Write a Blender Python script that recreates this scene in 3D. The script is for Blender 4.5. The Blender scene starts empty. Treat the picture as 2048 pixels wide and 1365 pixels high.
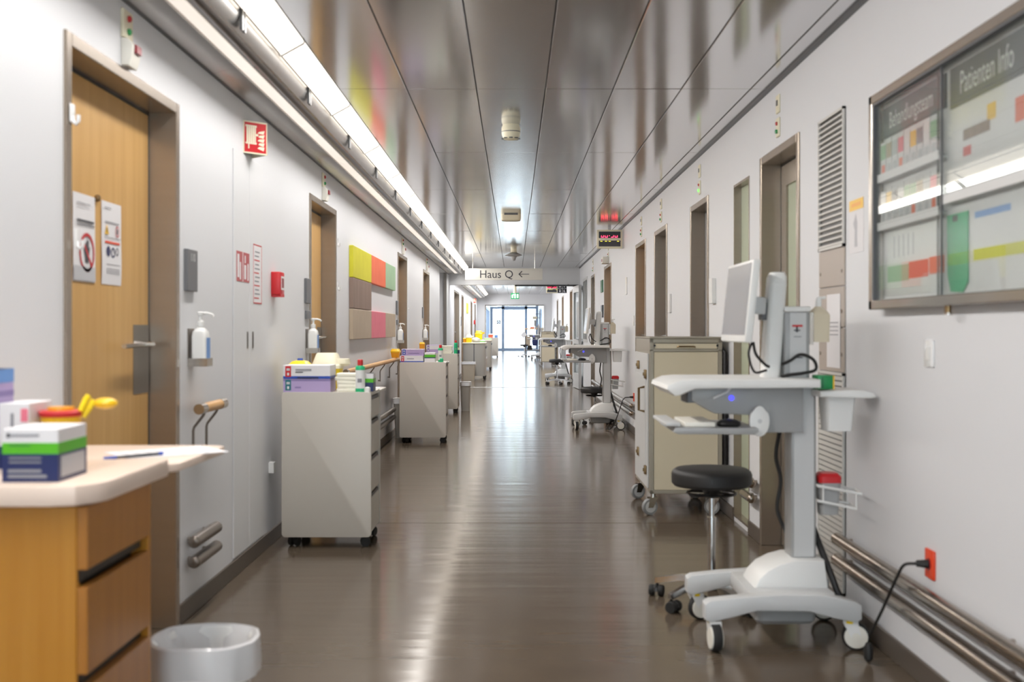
import bpy, bmesh, math, random
from mathutils import Vector, Matrix, Euler

random.seed(7)
R = math.radians
SC = bpy.context.scene
COL = SC.collection

# ------------------------------------------------------------------ camera, world, exposure
H = 1.25                     # eye height
CEIL = 2.608                 # metal ceiling
XL, XR = -1.42, 1.443        # faces of the two corridor walls
cam = bpy.data.cameras.new('camera')
cam.sensor_width = 36.0
cam.lens = 2240 / 2048 * 36.0
cam.shift_x = -4 / 2048
cam.shift_y = -22.5 / 2048
cam.clip_end = 300
cam.dof.use_dof = True
cam.dof.focus_distance = 18.0
cam.dof.aperture_fstop = 3.2
camo = bpy.data.objects.new('camera', cam)
camo.location = (0, 0, H)
camo.rotation_euler = (R(90), 0, 0)
COL.objects.link(camo)
SC.camera = camo

world = bpy.data.worlds.new('daylight')
world.use_nodes = True
SC.world = world
_bg = world.node_tree.nodes['Background']
_bg.inputs[0].default_value = (0.82, 0.91, 1.0, 1)
_bg.inputs[1].default_value = 4.4

SC.view_settings.view_transform = 'Standard'
SC.view_settings.look = 'None'
SC.view_settings.gamma = 1.0
SC.view_settings.use_curve_mapping = False
SC.view_settings.exposure = 1.0
LIGHT = 1.1                  # glow of the opal cove diffusers
LAMP_W = 3.6                 # watts per metre of each batwing side of the cove lamps

# ------------------------------------------------------------------ materials
def lin(c):
    if isinstance(c, str):
        c = [int(c[i:i + 2], 16) / 255 for i in (0, 2, 4)]
    return tuple((v / 12.92 if v <= 0.04045 else ((v + 0.055) / 1.055) ** 2.4) for v in c)

M = {}
def mat(name, col, rough=0.5, metal=0.0, emit=0.0, noise=None, bump=None, coat=0.0, spec=0.5, trans=0.0, alpha=1.0, aniso=0.0):
    """noise=(scale_xyz, amount, colour2)  bump=(scale_xyz, strength)"""
    m = bpy.data.materials.new(name)
    m.use_nodes = True
    nt = m.node_tree
    b = nt.nodes['Principled BSDF']
    c = lin(col) + (1,)
    b.inputs['Base Color'].default_value = c
    b.inputs['Roughness'].default_value = rough
    b.inputs['Metallic'].default_value = metal
    b.inputs['Specular IOR Level'].default_value = spec
    b.inputs['Coat Weight'].default_value = coat
    b.inputs['Transmission Weight'].default_value = trans
    b.inputs['Alpha'].default_value = alpha
    b.inputs['Anisotropic'].default_value = aniso
    if emit:
        b.inputs['Emission Color'].default_value = c
        b.inputs['Emission Strength'].default_value = emit
    if noise or bump:
        tc = nt.nodes.new('ShaderNodeTexCoord')
    def tex(scale, det=3):
        mp = nt.nodes.new('ShaderNodeMapping')
        mp.inputs['Scale'].default_value = scale
        nt.links.new(tc.outputs['Object'], mp.inputs['Vector'])
        n = nt.nodes.new('ShaderNodeTexNoise')
        n.inputs['Scale'].default_value = 1.0
        n.inputs['Detail'].default_value = det
        nt.links.new(mp.outputs[0], n.inputs['Vector'])
        return n
    if noise:
        n = tex(noise[0], 4)
        rp = nt.nodes.new('ShaderNodeValToRGB')
        rp.color_ramp.elements[0].position = 0.5 - 0.5 / max(noise[1], .01) * .3
        rp.color_ramp.elements[1].position = min(1, 0.5 + 0.5 / max(noise[1], .01) * .3)
        rp.color_ramp.elements[0].color = lin(noise[2]) + (1,)
        rp.color_ramp.elements[1].color = c
        nt.links.new(n.outputs['Fac'], rp.inputs[0])
        nt.links.new(rp.outputs[0], b.inputs['Base Color'])
    if bump:
        n = tex(bump[0], 2)
        bp = nt.nodes.new('ShaderNodeBump')
        bp.inputs['Strength'].default_value = bump[1]
        bp.inputs['Distance'].default_value = bump[2] if len(bump) > 2 else 0.01
        nt.links.new(n.outputs['Fac'], bp.inputs['Height'])
        nt.links.new(bp.outputs[0], b.inputs['Normal'])
    M[name] = m
    return m

def glass(name, tint, ior=1.5, opacity=0.0, body='ffffff'):
    m = bpy.data.materials.new(name)
    m.use_nodes = True
    nt = m.node_tree
    nt.nodes.clear()
    out = nt.nodes.new('ShaderNodeOutputMaterial')
    tr = nt.nodes.new('ShaderNodeBsdfTransparent'); tr.inputs[0].default_value = lin(tint) + (1,)
    gl = nt.nodes.new('ShaderNodeBsdfGlossy'); gl.inputs['Roughness'].default_value = 0.02
    lw = nt.nodes.new('ShaderNodeLayerWeight'); lw.inputs[0].default_value = .5
    pw = nt.nodes.new('ShaderNodeMath'); pw.operation = 'POWER'; pw.inputs[1].default_value = 4.0
    fr = nt.nodes.new('ShaderNodeMath'); fr.operation = 'MULTIPLY_ADD'; fr.inputs[1].default_value = .45; fr.inputs[2].default_value = (ior - 1) ** 2 / (ior + 1) ** 2
    nt.links.new(lw.outputs['Facing'], pw.inputs[0]); nt.links.new(pw.outputs[0], fr.inputs[0])
    mx = nt.nodes.new('ShaderNodeMixShader')
    nt.links.new(fr.outputs[0], mx.inputs[0])
    nt.links.new(gl.outputs[0], mx.inputs[2])
    if opacity:
        df = nt.nodes.new('ShaderNodeBsdfDiffuse'); df.inputs[0].default_value = lin(body) + (1,)
        m2 = nt.nodes.new('ShaderNodeMixShader'); m2.inputs[0].default_value = opacity
        nt.links.new(tr.outputs[0], m2.inputs[1]); nt.links.new(df.outputs[0], m2.inputs[2])
        nt.links.new(m2.outputs[0], mx.inputs[1])
    else:
        nt.links.new(tr.outputs[0], mx.inputs[1])
    nt.links.new(mx.outputs[0], out.inputs[0])
    M[name] = m

mat('wall', 'dfe0e3', .5, bump=((90, 90, 160), .12, .002))
mat('wall_plain', 'dfe0e2', .45)
mat('floor', '64584b', .145, noise=((3, 3, 3), .6, '5b5044'), bump=((.7, 5.5, 1), .11, .02), spec=.35)
mat('seam', '2e2822', .7)
mat('ceiling', 'd6d7da', .13, .92, bump=((1.6, .9, 1), .06, .02))
mat('ceiling_edge', 'b9b9b9', .3, 1.0)
mat('void', '2b2a29', .9)
mat('slab', '8a8a8a', .8)
mat('steel', 'a5988a', .26, .65, noise=((2, 2, 40), .5, 'a09385'))
mat('steel_bright', 'b9b2aa', .25, 1.0)
mat('steel_dark', '837b74', .32, .7)
mat('aluminium', 'b4b1ae', .26, 1.0)
mat('aluminium_dark', '6f6a68', .28, 1.0)
mat('chrome', 'dedede', .14, 1.0)
mat('beech', 'd9ae6c', .42, noise=((26, 26, 1.2), .55, 'c99a58'))
mat('honey', 'c58a35', .32, noise=((30, 30, 1.5), .55, 'b5771f'))
mat('honey_dark', 'b87c36', .35, noise=((30, 30, 1.5), .55, 'a86d28'))
mat('rail_wood', 'd8a970', .4, noise=((20, 2, 20), .55, 'c89a60'))
mat('top_pink', 'e9d3c2', .35)
mat('base_dark', '5c534b', .4)
mat('white', 'e8e8e6', .4)
mat('white_warm', 'e9e6dc', .4)
mat('white_gloss', 'eeeeee', .15, coat=.3)
mat('cream', 'e9e2c8', .4)
mat('cart_grey', 'c2bcb2', .38)
mat('cart_grey2', 'aba79f', .38)
mat('lightgrey', 'cbcccc', .35)
mat('midgrey', 'a5a6a6', .35)
mat('darkgrey', '55565a', .4)
mat('sign_grey', '6c6d70', .4)
mat('black', '141416', .35)
mat('black_soft', '1d1c1c', .55)
mat('rubber', '222222', .7)
mat('tyre', '8d8f90', .5)
mat('red', 'c9242a', .35)
mat('red_dark', '8f1c2a', .3)
mat('orange_red', 'e8481e', .4)
mat('orange', 'f0a21e', .35)
mat('yellow', 'f4d418', .35)
mat('yellow_deep', 'f2bf1c', .35)
mat('yellow_green', 'd9d83e', .5)
mat('green', '0f8a4a', .4)
mat('green_bottle', '25b67c', .35)
mat('green_stripe', '57b81a', .4)
mat('green_dark', '14663f', .4)
mat('teal', '1d6f78', .4)
mat('blue', '2b4fb0', .35)
mat('blue_light', '6f9ddc', .4)
mat('navy', '1f2a5c', .35)
mat('lilac', 'b7a3cf', .4)
mat('lilac_dark', '8e7fb0', .4)
mat('paper', 'e6e4e6', .6)
mat('paper_grey', 'c2c2c6', .6)
mat('towel', 'efecdc', .8)
mat('ink', '4a4a50', .6)
mat('ink_light', '8c8c92', .6)
mat('liner', 'e2e2e4', .22, spec=.6)
mat('bin_grey', 'a7a29a', .4)
mat('bin_beige', 'b5aa98', .4)
mat('cabinet_beige', 'd8cdb4', .4)
mat('cabinet_frame', 'a39c8e', .35, .3)
mat('brass', '8c7555', .35, 1.0)
mat('sticker_red', 'b9585c', .4)
mat('rail_metal', 'a2978c', .22, 1.0)
mat('art_yellow', 'dbd535', .6, noise=((6, 6, 6), .5, 'cfc82e'))
mat('art_orange', 'ee7a58', .6, noise=((6, 6, 6), .5, 'e56b48'))
mat('art_green', 'a6c6a2', .6, noise=((6, 6, 6), .5, '98ba98'))
mat('art_wood', '9c8578', .6, noise=((4, 30, 2), .5, '7d685f'))
mat('art_tan', 'bfae98', .6, noise=((6, 6, 6), .5, 'b3a28c'))
mat('art_pink', 'ee8294', .6, noise=((6, 6, 6), .5, 'e57488'))
mat('screen_grey', '8e9096', .2)
mat('vent_white', 'd3d1cc', .45)
mat('panel_beige', 'b5aaa0', .4)
mat('leaf_grey', '9a9a9c', .4)
mat('frame_blue', '6d7789', .4, .2)
mat('lamp', 'fff5e8', .5, emit=LIGHT)
mat('lamp_tube', 'fff6e6', .5, emit=LIGHT * 1.7)
mat('streak_glow', 'fff6ec', .5, emit=LIGHT * .3)  # no lamp: weak emission paints the pale streak on the metal profile
mat('lamp_edge', 'f4f4f2', .3)
mat('led_red', 'ff2a4a', .5, emit=4.0)
mat('led_yellow', 'd8d040', .5, emit=1.5)
mat('led_blue', '2a2aff', .3, emit=3.0)
mat('led_green', '7be06a', .4, emit=.8)
mat('exit_green', '18a860', .5, emit=.25)
mat('exit_white', 'eafff2', .5, emit=.6)
mat('lens_red', 'b81c24', .25)
mat('lens_green', '2a9a5a', .25)
mat('terrace', 'c9c9c6', .8)
mat('facade', 'dfe4ea', .8)
mat('facade_glass', '9fb6cc', .2)
glass('pane', 'f2f6f6')
glass('pane_board', 'f6f8f7', 1.45, .05, 'dfe6e2')
glass('pane_green', 'a9b8a4', 1.5, .92, 'c0c7ae')
glass('pane_dark', '7a8486', 1.5, .8, '6d7679')
glass('film', 'ffffff', 1.4, .6, 'f4f4f6')

# ------------------------------------------------------------------ mesh builder
class G:
    def __init__(s):
        s.bm = bmesh.new(); s.ms = []
    def mi(s, m):
        if m not in s.ms: s.ms.append(m)
        return s.ms.index(m)
    def _fin(s, faces, m):
        i = s.mi(m)
        for f in faces: f.material_index = i
    def box(s, x0, x1, y0, y1, z0, z1, m, bev=0, seg=2):
        x0, x1 = min(x0, x1), max(x0, x1); y0, y1 = min(y0, y1), max(y0, y1); z0, z1 = min(z0, z1), max(z0, z1)
        r = bmesh.ops.create_cube(s.bm, size=1, matrix=Matrix.Translation(((x0 + x1) / 2, (y0 + y1) / 2, (z0 + z1) / 2)) @ Matrix.Diagonal((x1 - x0, y1 - y0, z1 - z0, 1)))
        fs = {f for v in r['verts'] for f in v.link_faces}
        s._fin(fs, m)
        if bev:
            es = {e for v in r['verts'] for e in v.link_edges}
            bmesh.ops.bevel(s.bm, geom=list(es), offset=min(bev, .49 * min(x1 - x0, y1 - y0, z1 - z0)), segments=seg, profile=.5, affect='EDGES', material=-1)
        return s
    def quad(s, pts, m):
        f = s.bm.faces.new([s.bm.verts.new(p) for p in pts]); s._fin([f], m); return s
    def ring_loft(s, rings, m, cap=(True, True)):
        vr = [[s.bm.verts.new(p) for p in r] for r in rings]
        fs = []
        n = len(vr[0])
        for a, b in zip(vr, vr[1:]):
            for i in range(n):
                fs.append(s.bm.faces.new((a[i], a[(i + 1) % n], b[(i + 1) % n], b[i])))
        if cap[0]: fs.append(s.bm.faces.new(vr[0][::-1]))
        if cap[1]: fs.append(s.bm.faces.new(vr[-1]))
        s._fin(fs, m)
        return s
    def cyl(s, p0, p1, r, m, seg=16, r2=None):
        p0, p1 = Vector(p0), Vector(p1); d = (p1 - p0).normalized()
        u = d.orthogonal().normalized(); v = d.cross(u)
        r2 = r if r2 is None else r2
        cs = [(math.cos(2 * math.pi * i / seg), math.sin(2 * math.pi * i / seg)) for i in range(seg)]
        return s.ring_loft([[p0 + (u * c + v * t) * r for c, t in cs], [p1 + (u * c + v * t) * r2 for c, t in cs]], m)
    def tube(s, pts, r, m, seg=8):
        pts = [Vector(p) for p in pts]; rings = []
        u = None
        for i, p in enumerate(pts):
            d = (pts[min(i + 1, len(pts) - 1)] - pts[max(i - 1, 0)]).normalized()
            if u is None: u = d.orthogonal().normalized()
            u = (u - d * u.dot(d)).normalized(); v = d.cross(u)
            rings.append([p + (u * math.cos(2 * math.pi * k / seg) + v * math.sin(2 * math.pi * k / seg)) * r for k in range(seg)])
        return s.ring_loft(rings, m)
    def curve(s, pts, r, m, seg=8, n=6):
        P = [Vector(p) for p in pts]; out = []
        Q = [2 * P[0] - P[1]] + P + [2 * P[-1] - P[-2]]
        for i in range(1, len(Q) - 2):
            for k in range(n):
                t = k / n
                a, b, c, d = Q[i - 1], Q[i], Q[i + 1], Q[i + 2]
                out.append(.5 * ((2 * b) + (c - a) * t + (2 * a - 5 * b + 4 * c - d) * t * t + (3 * b - a - 3 * c + d) * t ** 3))
        out.append(P[-1])
        return s.tube(out, r, m, seg)
    def lathe(s, prof, m, c=(0, 0, 0), seg=24, axis='z', cap=(True, True)):
        rings = []
        for r, z in prof:
            ring = []
            for i in range(seg):
                a = 2 * math.pi * i / seg
                x, y = r * math.cos(a), r * math.sin(a)
                p = {'z': (x, y, z), 'x': (z, x, y), 'y': (y, z, x)}[axis]
                ring.append((c[0] + p[0], c[1] + p[1], c[2] + p[2]))
            rings.append(ring)
        return s.ring_loft(rings, m, cap)
    def prism(s, poly, axis, a0, a1, m, bev=0):
        """poly of 2-d points; axis 'y': (x,z), 'x': (y,z), 'z': (x,y)"""
        def P(p, a):
            return {'y': (p[0], a, p[1]), 'x': (a, p[0], p[1]), 'z': (p[0], p[1], a)}[axis]
        before = set(s.bm.faces)
        v0 = [s.bm.verts.new(P(p, a0)) for p in poly]; v1 = [s.bm.verts.new(P(p, a1)) for p in poly]
        fs = [s.bm.faces.new(v0), s.bm.faces.new(v1[::-1])]
        n = len(poly)
        for i in range(n):
            fs.append(s.bm.faces.new((v0[i], v1[i], v1[(i + 1) % n], v0[(i + 1) % n])))
        s._fin(fs, m)
        bmesh.ops.recalc_face_normals(s.bm, faces=fs)
        if bev:
            es = list(fs[0].edges) + list(fs[1].edges)
            bmesh.ops.bevel(s.bm, geom=es, offset=bev, segments=2, profile=.5, affect='EDGES', material=-1)
        return s
    def rrect(s, w, d, r, z, c=(0, 0), n=4):
        pts = []
        r = min(r, w / 2 - 1e-4, d / 2 - 1e-4)
        for cx, cy, a0 in ((w / 2 - r, d / 2 - r, 0), (-w / 2 + r, d / 2 - r, 90), (-w / 2 + r, -d / 2 + r, 180), (w / 2 - r, -d / 2 + r, 270)):
            for k in range(n + 1):
                a = R(a0 + 90 * k / n)
                pts.append((c[0] + cx + r * math.cos(a), c[1] + cy + r * math.sin(a), z))
        return pts
    def rloft(s, lv, m, c=(0, 0), cap=(True, True)):
        """lv: (z, w, d, r)"""
        return s.ring_loft([s.rrect(w, d, r, z, c) for z, w, d, r in lv], m, cap)
    def ball(s, c, r, m, seg=16):
        r = (r, r, r) if not hasattr(r, '__len__') else r
        o = bmesh.ops.create_uvsphere(s.bm, u_segments=seg, v_segments=max(6, seg // 2), radius=1, matrix=Matrix.Translation(c) @ Matrix.Diagonal((*r, 1)))
        s._fin({f for v in o['verts'] for f in v.link_faces}, m)
        return s
    def text(s, body, size, loc, rot, m, align='CENTER', sx=1.0):
        cu = bpy.data.curves.new('txt', 'FONT'); cu.body = body; cu.size = size; cu.align_x = align; cu.align_y = 'CENTER'
        cu.resolution_u = 3
        o = bpy.data.objects.new('txt', cu); COL.objects.link(o)
        me = bpy.data.meshes.new_from_object(o.evaluated_get(bpy.context.evaluated_depsgraph_get()))
        mt = Matrix.LocRotScale(Vector(loc), Euler(rot), Vector((sx, 1, 1)))
        vs = [s.bm.verts.new(mt @ v.co) for v in me.vertices]
        fs = []
        for p in me.polygons:
            try: fs.append(s.bm.faces.new([vs[i] for i in p.vertices]))
            except ValueError: pass
        s._fin(fs, m)
        bpy.data.objects.remove(o); bpy.data.curves.remove(cu); bpy.data.meshes.remove(me)
        return s
    def mesh(s, name, recalc=True):
        me = bpy.data.meshes.new(name)
        if recalc and s.bm.faces: bmesh.ops.recalc_face_normals(s.bm, faces=s.bm.faces[:])
        s.bm.to_mesh(me); s.bm.free()
        for m in s.ms: me.materials.append(M[m])
        me.polygons.foreach_set('use_smooth', [True] * len(me.polygons))
        me.set_sharp_from_angle(angle=R(34))
        return me
    def out(s, name, parent=None, loc=(0, 0, 0), rot=(0, 0, 0), **kw):
        return link(name, s.mesh(name), parent, loc, rot, **kw)

def link(name, me, parent=None, loc=(0, 0, 0), rot=(0, 0, 0), label=None, cat=None, group=None, kind=None):
    o = bpy.data.objects.new(name, me); COL.objects.link(o)
    o.location = loc; o.rotation_euler = rot; o.parent = parent
    return tag(o, label, cat, group, kind)

def tag(o, label=None, cat=None, group=None, kind=None):
    if label: o['label'] = label
    if cat: o['category'] = cat
    if group: o['group'] = group
    if kind: o['kind'] = kind
    return o

def thing(name, label, cat, loc=(0, 0, 0), rz=0, group=None, kind=None):
    return link(name, None, None, loc, (0, 0, R(rz)), label, cat, group, kind)

def copy_tree(o, parent=None):
    c = o.copy(); COL.objects.link(c); c.parent = parent
    for ch in [k for k in o.children]: copy_tree(ch, c)
    return c

def dup(o, label, loc, rz=None, group=None):
    c = copy_tree(o); c.location = loc; c['label'] = label
    if rz is not None: c.rotation_euler = (0, 0, R(rz))
    if group: c['group'] = group
    return c

FL = (R(90), 0, R(90))       # text facing +x (on the west wall)
FR = (R(90), 0, R(-90))      # text facing -x
FC = (R(90), 0, 0)           # text facing the -y direction

# ------------------------------------------------------------------ structure: floor, ceiling, walls
Y0, Y1 = -5.0, 67.0
fl = thing('floor', 'dark brown glossy linoleum corridor floor', 'floor', kind='structure')
G().box(-1.75, 1.75, Y0 - .3, Y1 + .1, -.2, -.004, 'seam').out('subfloor', fl)
for a, b in ((Y0 - .2, 7.235), (7.245, 24.2), (24.36, 43.0), (43.004, Y1)):
    G().box(-1.7, 1.7, a, b, -.004, 0, 'floor').out('floor_sheet', fl)
G().box(-1.7, 1.7, 24.2, 24.36, -.004, .004, 'steel_bright').out('threshold_strip', fl)

ce = thing('ceiling', 'polished metal panel ceiling reflecting the corridor', 'ceiling', kind='structure')
G().box(-1.75, 1.75, Y0 - .3, Y1 + .3, CEIL + .02, CEIL + .2, 'void').out('ceiling_slab', ce)
cols = [-.985, -.605, -.212, .177, .56, .944, 1.334, XR]
rows = [8.58 + 2.27 * k for k in range(-6, 8)]
_pm = {}
for i in range(7):
    w = cols[i + 1] - cols[i] - .006
    _pm[i] = G().box(-w / 2, w / 2, -1.133, 1.133, 0, .015, 'ceiling', .002, 1).mesh('ceiling_panel')
for j in range(13):
    for i in range(7):
        o = link('ceiling_panel', _pm[i], ce, ((cols[i] + cols[i + 1]) / 2, (rows[j] + rows[j + 1]) / 2, CEIL),
                 (R(random.uniform(-.05, .05)), R(random.uniform(-.14, .14)) if i < 6 else 0, 0))
g = G()
for j in range(19):
    a = 24.66 + 2.27 * j
    b = min(a + 2.264, Y1)
    if a > Y1: break
    for i in range(7):
        g.box(cols[i] + .003, cols[i + 1] - .003, a, b, CEIL, CEIL + .012, 'ceiling')
g.out('far_ceiling_panels', ce, kind='stuff')
G().box(-1.75, -.982, 56.0, Y1, CEIL - .002, CEIL + .012, 'wall_plain').out('ceiling_margin', ce)

def wall(name, x0, x1, openings, label):
    """openings: (y0, y1, z0, z1)"""
    g = G(); y = Y0 - .2
    for a, b, z0, z1 in sorted(openings):
        g.box(x0, x1, y, a, -.1, CEIL + .03, 'wall')
        if z0 > -.1: g.box(x0, x1, a, b, -.1, z0, 'wall')
        g.box(x0, x1, a, b, z1, CEIL + .03, 'wall')
        y = b
    g.box(x0, x1, y, Y1 + .2, -.1, CEIL + .03, 'wall')
    return g.out(name, label=label, cat='wall', kind='structure')

LD = [(3.53, 4.726), (7.76, 8.91), (13.65, 14.80), (17.48, 18.70), (26.5, 28.9), (30.2, 31.4), (36.6, 37.9), (40.2, 41.3)]
RD = [(5.65, 6.54), (8.29, 9.13), (10.53, 11.46), (12.24, 13.25), (16.57, 17.86), (19.95, 20.9), (27.6, 28.8), (32.5, 33.6), (36.5, 37.6)]
DT_L, DT_R = 2.20, 2.25
lo = [(a + .01, b - .01, -.1, DT_L - .01) for a, b in LD] + [(21.35, 23.4, -.1, 2.44), (56.5, 65.8, .35, 2.42)]
ro = [(a + .01, b - .01, -.1, DT_R - .01) for a, b in RD] + [(6.86, 7.34, .03, 2.195), (22.0, 23.3, 1.0, 2.3), (58.0, 65.8, .35, 2.42)]
wall('wall_left', XL - .3, XL, lo, 'pale grey textured corridor wall under the cove light')
wall('wall_right', XR, XR + .3, ro, 'pale grey corridor wall with the glass notice case')
G().box(-1.75, 1.75, Y0 - .3, Y0, 2.5, CEIL + .03, 'wall_plain').box(-1.75, -1.3, Y0 - .3, Y0, -.1, 2.5, 'wall_plain').box(1.3, 1.75, Y0 - .3, Y0, -.1, 2.5, 'wall_plain').out('wall_back', label='plain pale wall closing the corridor behind', cat='wall', kind='structure')
# recess niche in the left wall
g = G()
g.box(XL - .62, XL - .6, 21.3, 23.45, -.1, 2.6, 'wall_plain').box(XL - .62, XL - .29, 21.3, 21.36, -.1, 2.6, 'wall_plain')
g.box(XL - .62, XL - .29, 23.39, 23.45, -.1, 2.6, 'wall_plain').box(XL - .62, XL - .29, 21.3, 23.45, 2.43, 2.6, 'wall_plain')
g.box(XL - .62, XL - .29, 21.3, 23.45, -.15, -.001, 'floor')
g.out('wall_niche', label='pale lined niche set into the corridor wall', cat='wall', kind='structure')
G().box(XL - .05, XL + .012, 23.36, 23.42, 0, 2.44, 'steel_dark').out('trim_1', label='dark steel edge strip at the wall niche', cat='trim', kind='structure')

# partition lintels with piers
G().box(XL, XR, 24.5, 24.75, 2.234, CEIL + .02, 'wall_plain').out('wall_lintel', label='white lintel above the open fire doors behind the hanging sign', cat='wall', kind='structure')
g = G().box(XL, XR, 43.0, 43.3, 2.21, CEIL + .02, 'wall_plain').box(XL, -1.11, 43.0, 43.3, 0, 2.21, 'wall_plain').box(1.17, XR, 43.0, 43.3, 0, 2.21, 'wall_plain')
g.out('wall_portal', label='white portal wall before the glazed end lobby', cat='wall', kind='structure')
g = G().box(-1.11, -1.08, 42.97, 43.33, 0, 2.21, 'steel').box(1.14, 1.17, 42.97, 43.33, 0, 2.21, 'white').box(-1.11, 1.17, 42.97, 43.33, 2.18, 2.21, 'steel_dark')
g.out('trim_2', label='slim frame lining the white portal opening', cat='trim', kind='structure')
G().box(.02, XR, 24.46, 24.5, 2.20, 2.234, 'black').out('trim_3', label='dark door track beneath the white lintel', cat='trim', kind='structure')

def baseboard(name, x0, x1, gaps, label):
    root = thing(name, label, 'baseboard', kind='structure'); y = Y0
    for a, b in sorted(gaps) + [(Y1, Y1)]:
        if a - y > .05: G().box(x0, x1, y, a, 0, .085, 'base_dark', .003, 1).out('baseboard_segment', root)
        y = b
baseboard('baseboard_left', XL, XL + .012, LD + [(21.35, 23.42), (42.97, 43.33)], 'dark brown skirting below the cove light wall')
baseboard('baseboard_right', XR - .012, XR, RD + [(6.86, 7.34), (42.97, 43.33)], 'dark brown skirting below the notice case wall')
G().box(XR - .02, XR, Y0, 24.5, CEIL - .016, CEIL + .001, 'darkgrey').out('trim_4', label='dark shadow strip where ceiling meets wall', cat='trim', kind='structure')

# ------------------------------------------------------------------ cove light along the left wall
def cove(y0, y1, label, pitch=1.5, power=1.0, tone=(1.0, .97, .935)):
    root = thing('cove_light', label, 'light', (0, 0, 0), group='long cove lights along the wall')
    prof = [(-1.42, 2.462), (-1.412, 2.452), (-1.395, 2.456), (-1.37, 2.466), (-1.34, 2.472), (-1.31, 2.472), (-1.292, 2.468),
            (-1.285, 2.49), (-1.262, 2.497), (-1.235, 2.49), (-1.215, 2.472), (-1.20, 2.458), (-1.175, 2.449), (-1.15, 2.449), (-1.125, 2.457),
            (-1.112, 2.475), (-1.10, 2.515), (-1.097, 2.538), (-1.105, 2.54), (-1.13, 2.52), (-1.42, 2.52)]
    n = max(1, round((y1 - y0) / pitch)); p = (y1 - y0) / n
    for k in range(n):
        a, b = y0 + k * p, y0 + (k + 1) * p
        G().prism(prof, 'y', a + .001, b - .001, 'aluminium').out('profile_length', root)
        G().box(-1.284, -1.222, a + .002, b - .002, 2.474, 2.48, 'streak_glow').out('glow_streak', root)  # pale metal strip of the profile, its brightness put in by emission
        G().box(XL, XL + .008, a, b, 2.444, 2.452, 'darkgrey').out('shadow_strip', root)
        f = G().prism([(-1.094, 2.545), (-1.09, 2.539), (-.988, 2.598), (-.988, 2.606)], 'y', a + .012, b - .012, 'lamp').out('diffuser', root)
        G().tube([(-1.056, a + .05, 2.559), (-1.056, b - .05, 2.559)], .009, 'lamp_tube').out('tube', f)
        G().prism([(-1.099, 2.548), (-1.094, 2.533), (-.985, 2.594), (-.985, 2.607)], 'y', a - .012, a + .012, 'lamp_edge').out('diffuser_joint', root)
        G().tube([(-1.160, a, 2.462), (-1.160, b, 2.462)], .027, 'aluminium_dark', 14).out('lower_rail', root)
        for d in (0, .04):
            G().box(-1.10, -1.088, a + .7 + d, a + .722 + d, 2.455, 2.556, 'black').out('clip', root)
    G().box(XL, -.985, y0, y1, 2.606, 2.62, 'ceiling_edge').out('housing', root)
    m = max(1, round((y1 - y0) / 3.0)); q = (y1 - y0) / m
    for k in range(m):
        for tilt, share in ((42, 1.2), (-24, .72)):            # batwing optics: one beam to each side, cut off along the corridor
            la = bpy.data.lights.new('cove_lamp', 'AREA'); la.shape = 'RECTANGLE'
            la.size, la.size_y = .09, q - .1
            la.energy = LAMP_W * q * share * power; la.spread = R(154); la.color = tone
            lo_ = bpy.data.objects.new('cove_lamp', la); COL.objects.link(lo_)
            lo_.location = (-1.035, y0 + (k + .5) * q, 2.505); lo_.rotation_euler = (0, R(-tilt), 0); lo_.parent = root
cove(-5.0, 24.3, 'long aluminium cove light with glowing diffusers above the coloured panels')
cove(43.6, 56.0, 'short cove light on the wall of the glazed lobby', power=1.5, tone=(.97, .98, 1.0))
cove(24.9, 42.6, 'long aluminium cove light with glowing diffusers beyond the hanging sign', power=1.7, tone=(.97, .98, 1.0))

# ------------------------------------------------------------------ doors
def door(n, side, y0, y1, zt, leaf, label, style='wood', handle=True, frame='steel', hinge='far'):
    s = side                                   # -1 west wall, +1 east wall
    X = XL if s < 0 else XR
    fx0, fx1 = X - s * .010, X + s * .16
    d = thing('door_%d' % n, label, 'door', kind='structure')
    g = G(); w = .045
    g.box(fx0, fx1, y0, y0 + w, 0, zt, frame, .003, 1).box(fx0, fx1, y1 - w, y1, 0, zt, frame, .003, 1).box(fx0, fx1, y0 + w, y1 - w, zt - w, zt, frame, .003, 1)
    g.out('frame', d)
    lx0, lx1 = X + s * .105, X + s * .15
    g = G().box(X + s * .106, X + s * .15, y0 + w, y0 + w + .012, 0, zt - w, 'black').box(X + s * .106, X + s * .15, y1 - w - .012, y1 - w, 0, zt - w, 'black').box(X + s * .106, X + s * .15, y0 + w, y1 - w, zt - w - .012, zt - w, 'black')
    g.out('seal', d)
    a, b, t = y0 + w + .012, y1 - w - .012, zt - w - .012
    if style == 'glazed':
        lf = G().box(lx0, lx1, a, a + .11, .005, t, leaf).box(lx0, lx1, b - .11, b, .005, t, leaf).box(lx0, lx1, a + .11, b - .11, t - .12, t, leaf).box(lx0, lx1, a + .11, b - .11, .005, .2, leaf).out('leaf', d)
        G().box(X + s * .118, X + s * .130, a + .11, b - .11, .2, t - .12, 'pane_green').out('pane', lf)
    else:
        lf = G().box(lx0, lx1, a, b, .005, t, leaf, .002, 1).out('leaf', d)
    if handle:
        hy = b - .09 if hinge == 'near' else a + .09
        dr = -1 if hinge == 'near' else 1
        hx = lx0 - s * .05
        if style == 'wood':
            ya, yb = (b - .185, b) if hinge == 'near' else (a, a + .185)
            G().box(lx0 - s * .002, lx0, ya, yb, .99, 1.27, 'steel_dark').out('push_plate', lf)
        G().cyl((lx0, hy, 1.19), (hx, hy, 1.19), .011, 'chrome', 12).tube([(hx, hy, 1.19), (hx - s * .004, hy + dr * .02, 1.19), (hx, hy + dr * .15, 1.19), (hx, hy + dr * .34, 1.187)], .0095, 'chrome', 10).out('handle', lf)
    return d, lf

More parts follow.
